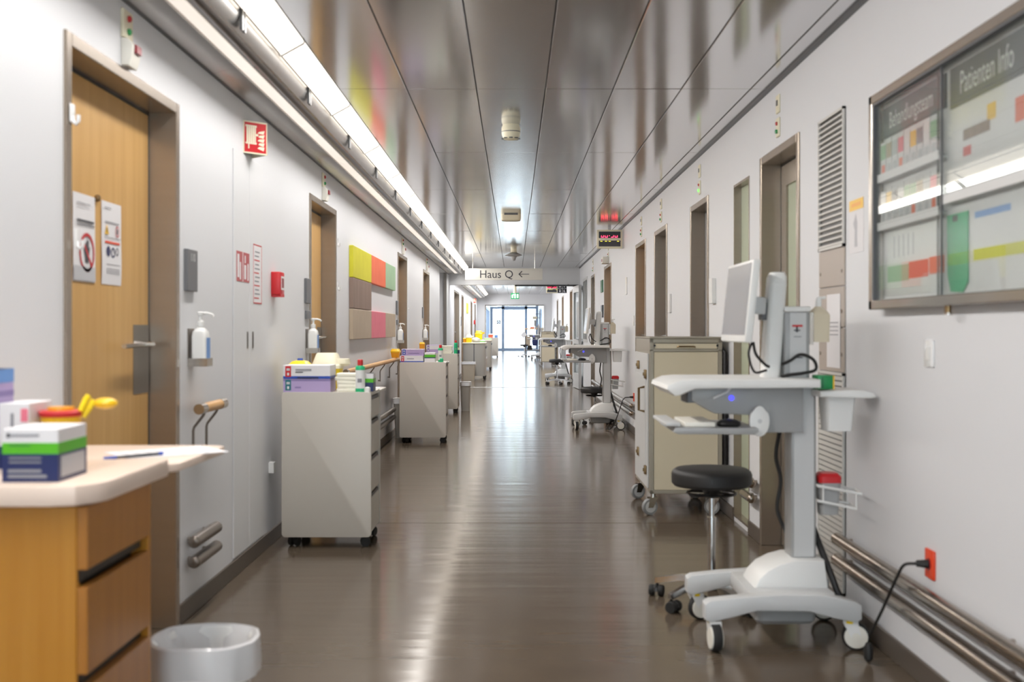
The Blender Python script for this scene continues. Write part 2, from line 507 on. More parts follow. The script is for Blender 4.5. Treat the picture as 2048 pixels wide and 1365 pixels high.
door(1, -1, *LD[0], DT_L, 'beech', 'beech door with hand-prohibition notice set deep in a steel frame', hinge='near')
door(2, -1, *LD[1], DT_L, 'beech', 'beech door between the red call point and the coloured panels', hinge='near')
door(3, -1, *LD[2], DT_L, 'beech', 'beech door just past the coloured wall panels', hinge='near')
door(4, -1, *LD[3], DT_L, 'beech', 'beech door between a sanitizer bottle and the wall niche', hinge='near')
door(5, -1, *LD[4], DT_L, 'leaf_grey', 'wide grey double door just beyond the white lintel', style='plain', hinge='near')
door(6, -1, *LD[5], DT_L, 'beech', 'brown door behind the rounded grey cart with yellow sharps box', hinge='near')
door(7, -1, *LD[6], DT_L, 'beech', 'brown door beside the small distant red call point', hinge='near')
door(8, -1, *LD[7], DT_L, 'leaf_grey', 'narrow grey door just before the white portal wall', style='plain', hinge='near')
door(9, 1, *RD[0], DT_R, 'steel', 'steel framed glazed door beside the vent grilles', style='glazed', hinge='near')
door(10, 1, *RD[1], DT_R, 'leaf_grey', 'grey door between narrow green sidelight and steel frame', style='plain', hinge='near')
door(11, 1, *RD[2], DT_R, 'leaf_grey', 'grey door behind the beige wheeled locker', style='plain', hinge='near')
door(12, 1, *RD[3], DT_R, 'beech', 'wooden door between beige locker and white wall thermometer strip', hinge='near')
door(13, 1, *RD[4], DT_R, 'beech', 'wooden door beside the small green wall sign', hinge='near')
door(14, 1, *RD[5], DT_R, 'leaf_grey', 'grey door between green sign and dark corridor window', style='plain', hinge='near')
door(15, 1, *RD[6], DT_R, 'beech', 'wooden door under the pictogram sign beyond the lintel', hinge='near')
door(16, 1, *RD[7], DT_R, 'beech', 'wooden door beside the distant beige wheeled locker', hinge='near')
door(17, 1, *RD[8], DT_R, 'leaf_grey', 'grey door shortly before the white portal wall', style='plain', hinge='near')

# narrow sidelight and dark window on the right wall, lobby windows
w1 = thing('window_1', 'tall narrow green glazed sidelight beside the steel door', 'window', kind='structure')
G().box(XR - .004, XR + .12, 6.86, 6.875, .03, 2.195, 'steel').box(XR - .004, XR + .12, 7.325, 7.34, .03, 2.195, 'steel').box(XR - .004, XR + .12, 6.875, 7.325, 2.18, 2.195, 'steel').box(XR - .004, XR + .12, 6.875, 7.325, .03, .045, 'steel').out('window_frame', w1)
G().box(XR + .045, XR + .055, 6.875, 7.325, .045, 2.18, 'pane_green').out('pane', w1)
w2 = thing('window_2', 'dark glazed corridor window before the open fire door', 'window', kind='structure')
G().box(XR - .01, XR + .05, 22.0, 22.06, 1.0, 2.3, 'lightgrey').box(XR - .01, XR + .05, 23.24, 23.3, 1.0, 2.3, 'lightgrey').box(XR - .01, XR + .05, 22.06, 23.24, 2.24, 2.3, 'lightgrey').box(XR - .01, XR + .05, 22.06, 23.24, 1.0, 1.06, 'lightgrey').box(XR - .01, XR + .05, 22.6, 22.68, 1.06, 2.24, 'lightgrey').out('window_frame', w2)
for a, b in ((22.06, 22.6), (22.68, 23.24)): G().box(XR + .02, XR + .03, a, b, 1.06, 2.24, 'pane_dark').out('pane', w2)
for n, (xa, xb, ya, yb, xp) in enumerate(((XL - .12, XL - .02, 56.5, 65.8, XL - .07), (XR + .02, XR + .12, 58.0, 65.8, XR + .07))):
    w = thing('window_%d' % (n + 3), ('bright side window of the lobby behind the small drawer cart', 'bright side window of the lobby behind the drip stand')[n], 'window', kind='structure')
    g = G(); k = 4; st = (yb - ya) / k
    for i in range(k + 1):
        c = min(max(ya + i * st, ya + .04), yb - .04); g.box(xa, xb, c - .04, c + .04, .35, 2.42, 'frame_blue')
    g.box(xa, xb, ya, yb, .35, .43, 'frame_blue').box(xa, xb, ya, yb, 2.34, 2.42, 'frame_blue'); g.out('window_frame', w)
    for i in range(k): G().box(xp, xp + .01, ya + i * st + .04, ya + (i + 1) * st - .04, .43, 2.34, 'pane').out('pane', w)

# glazed end wall
w5 = thing('window_5', 'glazed end wall with central glass door to the bright terrace', 'window', kind='structure')
g = G(); ya, yb = Y1 - .06, Y1 + .06
for a, b in ((XL, -1.27), (-.74, -.58), (.64, .80), (1.30, XR)): g.box(a, b, ya, yb, 0, CEIL + .02, 'frame_blue')
g.box(-1.27, 1.30, ya, yb, 2.50, CEIL + .02, 'frame_blue').box(-1.27, -.74, ya, yb, 0, .14, 'frame_blue').box(.80, 1.30, ya, yb, 0, .14, 'frame_blue')
g.out('window_frame', w5)
G().box(-.58, .64, Y1 - .03, Y1 + .03, 0, .15, 'frame_blue').box(-.58, .64, Y1 - .03, Y1 + .03, 2.44, 2.5, 'frame_blue').out('glass_door', w5)
for a, b, c, d in ((-1.27, -.74, .14, 2.5), (-.58, .64, .15, 2.44), (.80, 1.30, .14, 2.5)): G().box(a, b, Y1 - .005, Y1 + .005, c, d, 'pane').out('pane', w5)
sg = G().box(-1.04, -.80, Y1 - .016, Y1 - .006, 1.58, 1.82, 'ink').lathe([(.08, 0), (.08, -.004)], 'paper', (-.92, Y1 - .017, 1.70), 20, 'y').lathe([(.045, 0), (.045, -.003)], 'ink_light', (-.92, Y1 - .021, 1.69), 16, 'y')
sg.out('glass_door_sign', label='dark square sign with pale disc on the glazed end wall', cat='sign')
w6 = thing('window_6', 'glazed wall with mullions closing the corridor behind', 'window', kind='structure')
g = G()
for x in (-1.3, -.45, .40, 1.25): g.box(x, x + .05, Y0 - .2, Y0 - .1, 0, 2.5, 'frame_blue')
g.box(-1.3, 1.3, Y0 - .2, Y0 - .1, 0, .12, 'frame_blue').box(-1.3, 1.3, Y0 - .2, Y0 - .1, 2.42, 2.5, 'frame_blue'); g.out('window_frame', w6)
for x in (-1.25, -.40, .45): G().box(x, x + .80, Y0 - .155, Y0 - .145, .12, 2.42, 'pane').out('pane', w6)
# terrace outside
G().box(-6, 6, Y1 + .2, 82, -.25, -.06, 'terrace').out('ground', label='pale concrete terrace outside the glazed end', cat='terrace', kind='structure')
ra = thing('terrace_railing', 'slim pale railing along the terrace edge', 'railing', (0, 81, 0))
G().tube([(-6, 0, 1.05), (6, 0, 1.05)], .025, 'lightgrey').out('handrail', ra)
for i in range(9): G().cyl((-6 + i * 1.5, 0, -.06), (-6 + i * 1.5, 0, 1.05), .02, 'lightgrey', 8).out('post', ra)

# open fire door leaf on the right
fd = thing('fire_door_leaf', 'grey glazed fire door leaf standing open along the wall', 'door', (1.285, 24.42, 0), 4)
G().box(0, .05, -1.05, -.93, .01, 2.19, 'lightgrey').box(0, .05, -.12, 0, .01, 2.19, 'lightgrey').box(0, .05, -.93, -.12, .01, .32, 'lightgrey').box(0, .05, -.93, -.12, 2.05, 2.19, 'lightgrey').box(0, .05, -.93, -.12, .95, 1.05, 'lightgrey').out('leaf_frame', fd)
for a, b in ((.32, .95), (1.05, 2.05)): G().box(.02, .03, -.93, -.12, a, b, 'pane').out('pane', fd)
G().box(-.004, 0, -1.05, -1.03, .01, 2.19, 'darkgrey').out('edge_strip', fd)
for s in (-.0, .05):
    d = -1 if s == 0 else 1
    G().cyl((s, -.98, 1.05), (s + d * .03, -.98, 1.05), .01, 'chrome', 10).tube([(s + d * .03, -.98, 1.05), (s + d * .03, -.84, 1.05)], .009, 'chrome').out('handle', fd)
G().tube([(.0, -.1, 2.2), (-.15, -.3, 2.215), (-.1, -.02, 2.225)], .012, 'black').out('door_closer', fd)

# ------------------------------------------------------------------ west wall fixtures
def handrail(y0, y1, label):
    t = thing('handrail', label, 'handrail', (XL, 0, 0))
    x, z = .075, .91
    G().tube([(x, y0 + .06, z), (x, y1 - .06, z)], .022, 'rail_wood', 14).out('rail', t)
    for a, b in ((y0, y0 + .075), (y1 - .075, y1)): G().cyl((x, a, z), (x, b, z), .0235, 'steel_bright', 14).out('end_cap', t)
    n = max(2, int((y1 - y0) / .8) + 1)
    for i in range(n):
        y = y0 + .1 + i * (y1 - y0 - .2) / (n - 1)
        G().tube([(x, y, z - .015), (x - .01, y, z - .035), (.026, y, z - .085), (.022, y, z - .1), (.022, y, z - .2)], .006, 'steel_dark').cyl((.022, y, z - .19), (0, y, z - .19), .008, 'steel_dark', 8).out('bracket', t)
handrail(4.78, 5.19, 'short wooden handrail stub beside the first sanitizer bottle')
handrail(8.95, 13.55, 'long wooden handrail below the coloured wall panels')
handrail(15.0, 16.6, 'wooden handrail between two beech doors past the panels')

def bumper(X, y0, y1, z, label, m='steel_dark'):
    s = 1 if X < 0 else -1
    t = thing('bumper_rail', label, 'rail', (X, 0, 0), group='paired low steel bumper rails')
    G().tube([(s * .045, y0 + .012, z), (s * .045, y1 - .012, z)], .027, m, 14).out('rail', t)
    for y in (y0, y1):
        G().ball((s * .045, y + (.012 if y == y0 else -.012), z), (.0272, .014, .0272), m, 12).out('end_cap', t)
    n = max(2, int((y1 - y0) / 1.2) + 1)
    for i in range(n):
        y = y0 + .08 + i * (y1 - y0 - .16) / (n - 1)
        G().cyl((0, y, z), (s * .04, y, z), .012, m, 10).out('bracket', t)
for (a, b, tx) in ((4.80, 5.19, 'below the short handrail stub'), (9.0, 12.84, 'below the coloured wall panels'), (15.0, 16.6, 'between two beech doors past the panels')):
    bumper(XL, a, b, .337, 'upper rail of the low steel bumper pair ' + tx)
    bumper(XL, a, b, .250, 'lower rail of the low steel bumper pair ' + tx)
for (a, b, tx) in ((1.6, 4.86, 'below the glass notice case'), (6.57, 6.83, 'between steel door and green sidelight'),
                   (9.18, 10.48, 'between two grey doors'), (13.30, 16.52, 'behind the second computer cart'), (17.9, 19.9, 'between the green sign and next door')):
    bumper(XR, a, b, .345, 'upper rail of the low steel bumper pair ' + tx, 'rail_metal')
    bumper(XR, a, b, .255, 'lower rail of the low steel bumper pair ' + tx, 'rail_metal')

def call_light(y, label, side=-1, z=2.21, lit=None):
    X, s = (XL, 1) if side < 0 else (XR, -1)
    t = thing('call_light', label, 'call light', (X, y, z), group='nurse call lights over doors')
    if side < 0:
        G().box(0, .012, -.05, .05, .10, .205, 'cream', .003, 1).out('upper_plate', t)
        G().lathe([(.012, 0), (.012, .008), (.006, .012)], 'lens_red', (.012, 0, .175), 14, 'x').out('red_lens', t)
        G().lathe([(.012, 0), (.012, .008), (.006, .012)], 'lens_green', (.012, 0, .128), 14, 'x').out('green_lens', t)
        u = G().prism([(0, -.002), (.03, -.004), (.04, .03), (.042, .075), (.02, .098), (.0, .099)], 'y', -.045, .045, 'white_warm', .004).out('lamp_unit', t)
        G().prism([(.038, .045), (.052, .047), (.05, .075), (.036, .08)], 'y', -.022, .03, 'red_dark').out('red_lamp', u)
    else:
        G().box(-.01, 0, -.035, .035, .13, .23, 'cream', .003, 1).out('upper_plate', t)
        G().box(-.01, 0, -.035, .035, 0, .105, 'cream', .003, 1).out('lower_plate', t)
        G().box(-.014, -.01, -.012, .012, .17, .2, 'darkgrey').out('button', t)
        G().lathe([(.010, 0), (.010, -.007), (.005, -.01)], 'lens_red', (-.01, 0, .073), 14, 'x').out('red_lens', t)
        G().lathe([(.012, 0), (.012, -.009), (.006, -.012)] , lit or 'lens_green', (-.01, 0, .03), 14, 'x').out('green_lens', t)
    return t
call_light(4.09, 'nurse call light above the door with the prohibition notice')
call_light(8.32, 'nurse call light above the door before the coloured panels')
call_light(14.2, 'nurse call light above the door just past the coloured panels')
call_light(18.1, 'nurse call light above the door before the niche')
call_light(6.1, 'cream call light plates above the steel glazed door', 1, 2.30)
call_light(8.68, 'call light plates with lit green lens over a grey door', 1, 2.30, 'led_green')
call_light(10.95, 'cream call light plates over the door behind the beige locker', 1, 2.30)
call_light(12.65, 'cream call light plates over the first wooden door', 1, 2.30)
call_light(17.1, 'cream call light plates over the door by the green sign', 1, 2.33)
call_light(20.4, 'cream call light plates over the last door before the fire door', 1, 2.30)

def hook(y, z, label, X=XL):
    G().box(0, .004, -.02, .02, -.03, .03, 'white_gloss', .003).tube([(.003, 0, -.01), (.006, 0, -.028), (.014, 0, -.034), (.021, 0, -.026), (.022, 0, -.006)], .0065, 'white_gloss').out('wall_hook', None, (X + .012, y, z), label=label, cat='hook', group='white stick-on hooks')
hook(3.565, 1.94, 'white hook stuck high on the first steel door frame')
hook(3.60, 1.545, 'white hook stuck beside the prohibition notice on the frame')
hook(8.93, 1.95, 'upper white hook beside the second beech door')
hook(8.95, 1.60, 'lower white hook beside the second beech door')
hook(14.85, 1.55, 'white hook beside the third beech door')

def plate(y0, y1, z0, z1, label, txt=None, X=XL, m='sign_grey', d=.018):
    s = 1 if X < 0 else -1
    g = G().box(0, s * d, y0 - (y0 + y1) / 2, y1 - (y0 + y1) / 2, 0, z1 - z0, m, .002, 1)
    if txt: g.text(txt, .05, (s * (d + .0008), 0, (z1 - z0) * .80), FL if s > 0 else FR, 'paper')
    return g.out('room_plate', None, (X, (y0 + y1) / 2, z0), label=label, cat='sign', group='small room number plates')
plate(4.815, 4.965, 1.418, 1.60, 'grey room plate numbered 110 beside the first door', '110')
plate(7.58, 7.735, 1.43, 1.60, 'grey room plate above the second sanitizer bottle')
plate(7.60, 7.735, 1.325, 1.38, 'small grey switch plate above the second sanitizer bottle')
plate(13.45, 13.6, 1.43, 1.60, 'grey room plate above the third sanitizer bottle')
plate(13.5, 13.6, 1.31, 1.37, 'small dark switch plate above the third sanitizer bottle')
plate(17.28, 17.43, 1.43, 1.60, 'grey room plate above the fourth sanitizer bottle')
plate(29.9, 30.05, 1.35, 1.60, 'dark room plate beside the distant brown door')
plate(8.0, 8.13, 1.44, 1.62, 'white room plate with dark edge by the green sidelight', None, XR, 'white', .03)
plate(10.25, 10.38, 1.41, 1.58, 'white room plate between two grey doors', None, XR, 'white', .02)
plate(13.42, 13.5, 1.30, 1.42, 'small white switch plate beside the first wooden door', None, XR, 'white', .012)

def sanitizer(y, label):
    t = thing('sanitizer_dispenser', label, 'dispenser', (XL, y, 1.09), group='pump sanitizer bottles on the wall')
    G().box(0, .004, -.045, .045, 0, .165, 'steel_dark').box(0, .085, -.045, .045, 0, .004, 'steel_bright').box(.081, .085, -.045, .045, 0, .035, 'steel_bright').box(.0, .085, -.045, -.042, 0, .035, 'steel_bright').box(0, .085, .042, .045, 0, .035, 'steel_bright').out('bracket', t)
    b = G().rloft([(.006, .066, .076, .014), (.13, .066, .076, .014), (.152, .06, .07, .02), (.17, .03, .03, .0149), (.178, .03, .03, .0149)], 'white', (.045, 0)).out('bottle', t)
    G().box(.0785, .0795, -.028, .028, .03, .125, 'blue_light').out('label', b)
    p = G().lathe([(.017, .176), (.017, .196), (.008, .2), (.008, .222), (.014, .224), (.015, .236), (.008, .24)], 'white', (.045, 0, 0), 16).out('pump', t)
    G().tube([(.045, 0, .232), (.07, .01, .233), (.09, .018, .227), (.096, .02, .218)], .0065, 'white').out('nozzle', p)
    return t
s0 = sanitizer(4.915, 'white pump sanitizer bottle below the 110 room plate')
dup(s0, 'white pump sanitizer bottle before the door by the red call point', (XL, 7.67, 1.09))
dup(s0, 'white pump sanitizer bottle between coloured panels and third door', (XL, 13.55, 1.09))
dup(s0, 'white pump sanitizer bottle on the frame before the fourth door', (XL, 17.38, 1.09))

# papers on the first door (leaf face at x = XL - .105)
PX = XL - .105
def ringpts(cy, cz, r0, r1, n=28):
    return [((cy + r0 * math.cos(2 * math.pi * i / n), cz + r0 * math.sin(2 * math.pi * i / n)), (cy + r1 * math.cos(2 * math.pi * i / n), cz + r1 * math.sin(2 * math.pi * i / n))) for i in range(n + 1)]
def ring(g, cy, cz, r0, r1, x, m, n=28):
    P = ringpts(cy, cz, r0, r1, n)
    for a, b in zip(P, P[1:]): g.quad([(x, *a[0]), (x, *a[1]), (x, *b[1]), (x, *b[0])], m)
def sheet(g, w, h, m, wav=.004, s=1):
    n = 10
    for i in range(n):
        za, zb = h * i / n, h * (i + 1) / n
        f = lambda z: s * (.002 + wav * abs(math.sin(z / h * 5.3)) * (1 - z / h))
        xa, xb = f(za), f(zb)
        g.quad([(xa, -w / 2, za), (xa, w / 2, za), (xb, w / 2, zb), (xb, -w / 2, zb)], m)
        g.quad([(xa - s * .0006, -w / 2, za), (xb - s * .0006, -w / 2, zb), (xb - s * .0006, w / 2, zb), (xa - s * .0006, w / 2, za)], m)
g = G(); sheet(g, .205, .31, 'paper', .002)
x = .0055
g.box(x - .0003, x, -.07, .05, .275, .278, 'ink_light').box(x - .0003, x, -.07, .04, .262, .264, 'ink_light')
g.box(x - .0003, x, -.07, .085, .212, .219, 'ink').box(x - .0003, x, -.07, .09, .200, .204, 'ink')
g.box(x - .0003, x, -.10, .10, .004, .055, 'paper_grey')
ring(g, .02, .105, .058, .07, x, 'red')
g.prism([(-.026, .146), (-.018, .153), (.066, .064), (.058, .057)], 'x', x - .0003, x + .0001, 'red')
g.prism([(.004, .07), (.028, .066), (.04, .095), (.046, .125), (.04, .126), (.036, .112), (.036, .148), (.029, .148), (.028, .115), (.024, .152), (.017, .151), (.018, .113), (.010, .142), (.004, .139), (.009, .105), (-.006, .12), (-.01, .114), (.002, .09)], 'x', x - .0004, x, 'ink')
g.out('door_notice', None, (PX, 3.968, 1.42), label='white notice with red crossed-out hand on the first door', cat='notice', group='notices on the first door')
g = G(); sheet(g, .205, .31, 'paper', .003)
g.box(x - .0003, x, -.08, -.01, .285, .288, 'ink_light').box(x - .0003, x, -.075, .07, .232, .236, 'ink_light')
g.prism([(-.075, .188), (-.035, .188), (-.055, .224)], 'x', x - .0003, x, 'yellow_deep').box(x, x + .0003, -.058, -.052, .195, .212, 'black')
ring(g, .055, .205, .017, .021, x, 'red', 20); g.box(x - .0003, x, .05, .06, .195, .214, 'ink')
g.box(x - .0003, x, -.08, .09, .176, .178, 'ink').box(x - .0003, x, -.075, .08, .155, .163, 'orange_red')
g.lathe([(.02, 0), (.02, .0004)], 'navy', (x - .0003, -.04, .125), 18, 'x'); ring(g, .008, .122, .013, .02, x, 'navy', 20); ring(g, .052, .128, .010, .016, x, 'ink_light', 20)
for z in (.075, .058, .05, .042): g.box(x - .0003, x, -.06, .08, z, z + .002, 'ink_light')
g.out('door_notice', None, (PX, 4.238, 1.42), label='white notice with yellow triangle and orange bar on first door', cat='notice', group='notices on the first door')
G().lathe([(.012, 0), (.013, .006), (.010, .014), (.004, .016)], 'brass', (PX, 4.085, 1.73), 16, 'x').out('door_viewer', label='round brass viewer on the first beech door', cat='door viewer')
g = G(); sheet(g, .205, .42, 'paper', .012)
for i in range(9): g.box(.016, .0165, -.06, .07, .06 + i * .035, .068 + i * .035, 'ink_light')
g.box(.016, .0165, -.06, .07, .27, .282, 'orange_red')
g.out('door_notice', None, (PX, 8.17, 1.36), label='curled printed notice on the second beech door', cat='notice')

# fire hose cabinet, signs
fc = thing('hose_cabinet', 'flush grey fire hose cabinet door beside the handrail stub', 'cabinet', (XL, 5.985, 0))
G().box(.0005, .006, -.335, -.004, .095, 2.17, 'wall_plain', .002, 1).out('door', fc)
G().box(.0005, .006, .004, .335, .095, 2.17, 'wall_plain', .002, 1).out('door', fc)
for y in (-.045, .075): G().box(.006, .009, y - .012, y + .012, 1.15, 1.24, 'steel_dark').box(.009, .0095, y - .005, y + .005, 1.16, 1.23, 'black').out('handle', fc)
g = G().box(.006, .0075, -.28, -.005, 1.50, 1.655, 'sticker_red')
g.box(.0075, .008, -.265, -.225, 1.52, 1.64, 'paper').box(.0075, .008, -.215, -.19, 1.51, 1.60, 'paper').box(.0075, .008, -.155, -.145, 1.5, 1.655, 'paper').box(.0075, .008, -.12, -.08, 1.515, 1.59, 'paper').box(.0075, .008, -.11, -.09, 1.60, 1.64, 'paper').box(.0075, .008, -.05, -.025, 1.51, 1.60, 'paper')
g.out('pictogram_sticker', fc, label='red and white fire pictogram sticker')
g = G().box(XL + .0063, XL + .0075, 6.07, 6.27, 1.393, 1.718, 'paper')
for z in (1.393, 1.711): g.box(XL + .0075, XL + .008, 6.07, 6.27, z, z + .007, 'red')
for y in (6.07, 6.263): g.box(XL + .0075, XL + .008, y, y + .007, 1.393, 1.718, 'red')
for i in range(12): g.box(XL + .0075, XL + .008, 6.09 + .01 * (i % 3), 6.2 + .02 * (i % 2), 1.42 + i * .023, 1.427 + i * .023, 'ink_light' if i % 3 else 'red')
g.out('fire_notice', label='white fire instructions with thin red border on the hose cabinet', cat='notice')

def vsign(y, z, label, s=.147):
    t = thing('hose_sign', label, 'sign', (XL, y, z))
    d = s / math.sqrt(2)
    for k in (1, -1):
        u = Vector((d, d * k, 0)); n = Vector((1, -k, 0)).normalized() * (1 if k > 0 else 1)
        o = Vector((0, 0, 0)) if k > 0 else Vector((0, 2 * d, 0))
        g = G()
        def P(a, b, e): return o + u * a + Vector((0, 0, b)) + n * e * (1 if k > 0 else 1)
        def rect(a0, a1, b0, b1, e, m): g.quad([P(a0, b0, e), P(a1, b0, e), P(a1, b1, e), P(a0, b1, e)], m)
        if k < 0: n = Vector((1, 1, 0)).normalized()
        if k > 0: n = Vector((1, -1, 0)).normalized()
        e0 = [P(0, 0, 0), P(1, 0, 0), P(1, .172, 0), P(0, .172, 0)]
        g.ring_loft([e0, [p - n * .004 for p in e0]], 'cream')
        rect(.05, .95, .008, .164, .0006, 'red')
        rect(.12, .52, .055, .145, .0012, 'cream')
        for q in range(5): rect(.12 + q * .085, .13 + q * .085, .055, .145, .0015, 'red')
        rect(.09, .55, .14, .15, .0014, 'cream'); rect(.09, .55, .05, .06, .0014, 'cream')
        rect(.2, .25, .026, .052, .0014, 'cream'); rect(.52, .62, .095, .106, .0014, 'cream')
        for q in range(5): g.quad([P(.58 + .04 * (q % 2), .03 + q * .02, .0014), P(.84, .02 + q * .022, .0014), P(.88, .04 + q * .022, .0014), P(.66, .04 + q * .02, .0014)], 'cream')
        g.out('sign_face', t)
    return t
vsign(5.872, 2.18, 'red angled fire hose sign above the flush hose cabinet')
vsign(39.0, 2.18, 'small red angled sign beyond the hanging sign')

def callpoint(y, label, z=1.455):
    t = thing('fire_call_point', label, 'call point', (XL, y, z))
    G().box(0, .055, -.06, .06, 0, .135, 'red', .006).out('housing', t)
    G().box(.055, .0565, -.035, .045, .03, .11, 'white').out('pane_frame', t)
    G().box(.0565, .058, -.022, .032, .042, .098, 'red_dark').out('button_pane', t)
    G().box(.0, .057, -.05, .05, -.012, .006, 'red').out('lower_lip', t)
callpoint(6.60, 'red fire call point between hose cabinet and second door')
callpoint(39.6, 'small red fire call point beyond the hanging sign')

# coloured panels
PZ = [(1.705, 1.98), (1.437, 1.701), (1.167, 1.433)]
PY = [9.64, 10.89, 12.09, 13.09]
for r, row in enumerate((['yellow', 'orange', 'green'], ['wood'], ['tan', 'pink', 'tan'])):
    for c, nm in enumerate(row):
        lab = {'yellow': 'yellow wall panel in the top row of coloured panels', 'orange': 'orange wall panel between yellow and green ones', 'green': 'pale green wall panel ending the top row',
               'wood': 'brown wood-grained wall panel in the middle row', 'pink': 'pink wall panel between two tan ones', 'tan': ('tan wall panel directly below the brown wood-grained one' if c == 0 else 'tan wall panel at the far end beside the pink one')}[nm]
        G().box(XL + .0005, XL + .035, PY[c], PY[c + 1] - .004, PZ[r][0], PZ[r][1], 'art_' + nm, .003, 1).out('art_panel', label=lab, cat='wall panel', group='coloured wall panels')
G().box(XL, XL + .03, 5.2, 5.26, .42, .48, 'white').out('wall_socket', None, (0, 1.28, 0), label='small white socket behind the grey drawer cart', cat='socket')
G().box(XL - .598, XL - .585, 21.9, 22.25, 1.32, 1.62, 'paper_grey').out('niche_plate', None, (0, 0, 0), label='small pale plate on the back of the niche', cat='plate')
G().box(XL, XL + .01, 32.2, 33.0, 1.1, 1.75, 'paper').out('wall_notice', label='white notice sheet on the wall past the brown door', cat='notice')
G().box(XL, XL + .02, 33.4, 34.4, 1.75, 2.05, 'yellow_green').out('wall_notice', label='small yellow green sheet on the distant wall', cat='notice')

# ------------------------------------------------------------------ east wall fixtures
def grille(y0, y1, z0, z1, n, label, closed):
    t = thing('vent_grille', label, 'vent', (XR, (y0 + y1) / 2, 0))
    w = (y1 - y0) / 2
    G().box(-.004, 0, -w, w, z0, z1, 'black' if not closed else 'darkgrey').out('backing', t)
    G().box(-.014, 0, -w, -w + .012, z0, z1, 'vent_white').box(-.014, 0, w - .012, w, z0, z1, 'vent_white').box(-.014, 0, -w, w, z1 - .012, z1, 'vent_white').box(-.014, 0, -w, w, z0, z0 + .012, 'vent_white').out('frame', t)
    p = (z1 - z0 - .024) / n
    fr = .46 if not closed else .84
    me = G().prism([(0, 0), (-.012, p * .1), (-.012, p * fr), (0, p * (fr - .05))], 'y', -w + .012, w - .012, 'vent_white').mesh('slat')
    for i in range(n): link('slat', me, t, (0, 0, z0 + .012 + p * i))
grille(4.87, 5.27, 1.615, 2.225, 23, 'upper white vent grille with open slats beside the notice case', False)
grille(4.87, 5.27, .09, 1.06, 40, 'lower white vent grille with tight slats behind the computer cart', True)
sp = thing('service_panel', 'beige steel service panel between two vent grilles', 'panel', (XR, 5.07, 0))
for a, b in ((1.445, 1.612), (1.262, 1.441), (1.063, 1.258)):
    p = G().box(-.008, 0, -.2, .2, a, b, 'panel_beige', .002, 1).out('panel_door', sp)
    for y in (-.17, .17): G().lathe([(.008, 0), (.008, -.004)], 'steel_bright', (-.008, y, (a + b) / 2 - .02), 12, 'x').out('lock', p)
g = G().box(XR - .0105, XR - .0095, 4.92, 5.13, 1.08, 1.41, 'paper')
for i in range(4): g.box(XR - .0108, XR - .0105, 4.95, 5.1, 1.28 - i * .018, 1.284 - i * .018, 'ink_light')
g.out('wall_notice', label='white printed sheet taped on the beige service panel', cat='notice')
g = G().box(XR - .002, XR, 4.62, 4.81, 1.575, 1.80, 'paper').box(XR - .003, XR - .002, 4.62, 4.81, 1.755, 1.80, 'yellow_deep').box(XR - .0035, XR - .003, 4.65, 4.78, 1.77, 1.785, 'orange')
g.prism([(4.70, 1.60), (4.74, 1.60), (4.735, 1.67), (4.755, 1.70), (4.72, 1.74), (4.70, 1.70), (4.705, 1.65)], 'x', XR - .0025, XR - .002, 'paper_grey')
g.out('wall_notice', label='small white notice with yellow header beside the notice case', cat='notice')
G().box(XR - .008, XR, 3.84, 3.92, 1.12, 1.215, 'white_gloss', .003).box(XR - .011, XR - .008, 3.862, 3.898, 1.145, 1.19, 'white').out('light_switch', label='white light switch below the notice case', cat='switch')

def outlet(y, label):
    t = thing('wall_outlet', label, 'outlet', (XR, y, .39), group='orange wall outlets')
    G().box(-.010, 0, -.04, .04, 0, .10, 'orange_red', .003).out('cover', t)
    G().lathe([(.02, 0), (.02, .004)], 'red_dark', (-.0115, 0, .05), 18, 'x').out('socket', t)
    return t
o1 = outlet(3.87, 'orange outlet above the bumper rails under the notice case')
dup(o1, 'orange outlet behind the beige wheeled locker', (XR, 13.45, .39))
pc = thing('power_cable', 'black plugged cable hanging from the outlet below the notice case', 'cable', (XR, 3.87, .44))
G().cyl((-.012, 0, 0), (-.05, .01, 0), .016, 'black_soft', 12, .011).out('plug', pc)
G().curve([(-.05, .01, 0), (-.085, .03, -.01), (-.1, .06, -.06), (-.105, .12, -.13), (-.11, .2, -.22), (-.12, .3, -.33)], .0055, 'black_soft').out('cord', pc)
G().lathe([(.008, 0), (.017, .012), (.018, .05), (.010, .07)], 'black_soft', (-.12, .31, -.43), 12).out('coupler', pc)
pc2 = thing('power_cable', 'thin black cable from the outlet behind the beige locker', 'cable', (XR, 13.45, .44))
G().cyl((-.012, 0, 0), (-.05, .01, 0), .016, 'black_soft', 12, .011).out('plug', pc2)
G().curve([(-.05, .01, 0), (-.12, .04, -.02), (-.16, .1, -.14), (-.2, .25, -.3), (-.24, .4, -.41), (-.3, .5, -.43)], .006, 'black_soft').out('cord', pc2)

# notice case
NC = (2.35, 4.37); NX = 1.383
nc = thing('notice_case', 'large aluminium glass notice case headed Patienten Info', 'notice case', (0, 0, 0))
G().box(XR - .012, XR, NC[0], NC[1], 1.33, 2.157, 'paper').out('back_panel', nc)
g = G(); fw = .035
g.box(NX, XR, NC[0], NC[0] + fw, 1.328, 2.157, 'steel_bright', .003, 1).box(NX, XR, NC[1] - fw, NC[1], 1.328, 2.157, 'steel_bright', .003, 1)
g.box(NX, XR, NC[0], NC[1], 2.157 - fw, 2.157, 'steel_bright', .003, 1).box(NX, XR, NC[0], NC[1], 1.328, 1.328 + fw, 'steel_bright', .003, 1)
g.out('frame', nc)
G().box(NX + .004, NX + .03, NC[1] - fw - .012, NC[1] - fw, 1.363, 2.122, 'darkgrey').box(NX + .004, NX + .03, NC[0] + fw, NC[1] - fw, 2.113, 2.122, 'darkgrey').out('gasket', nc)
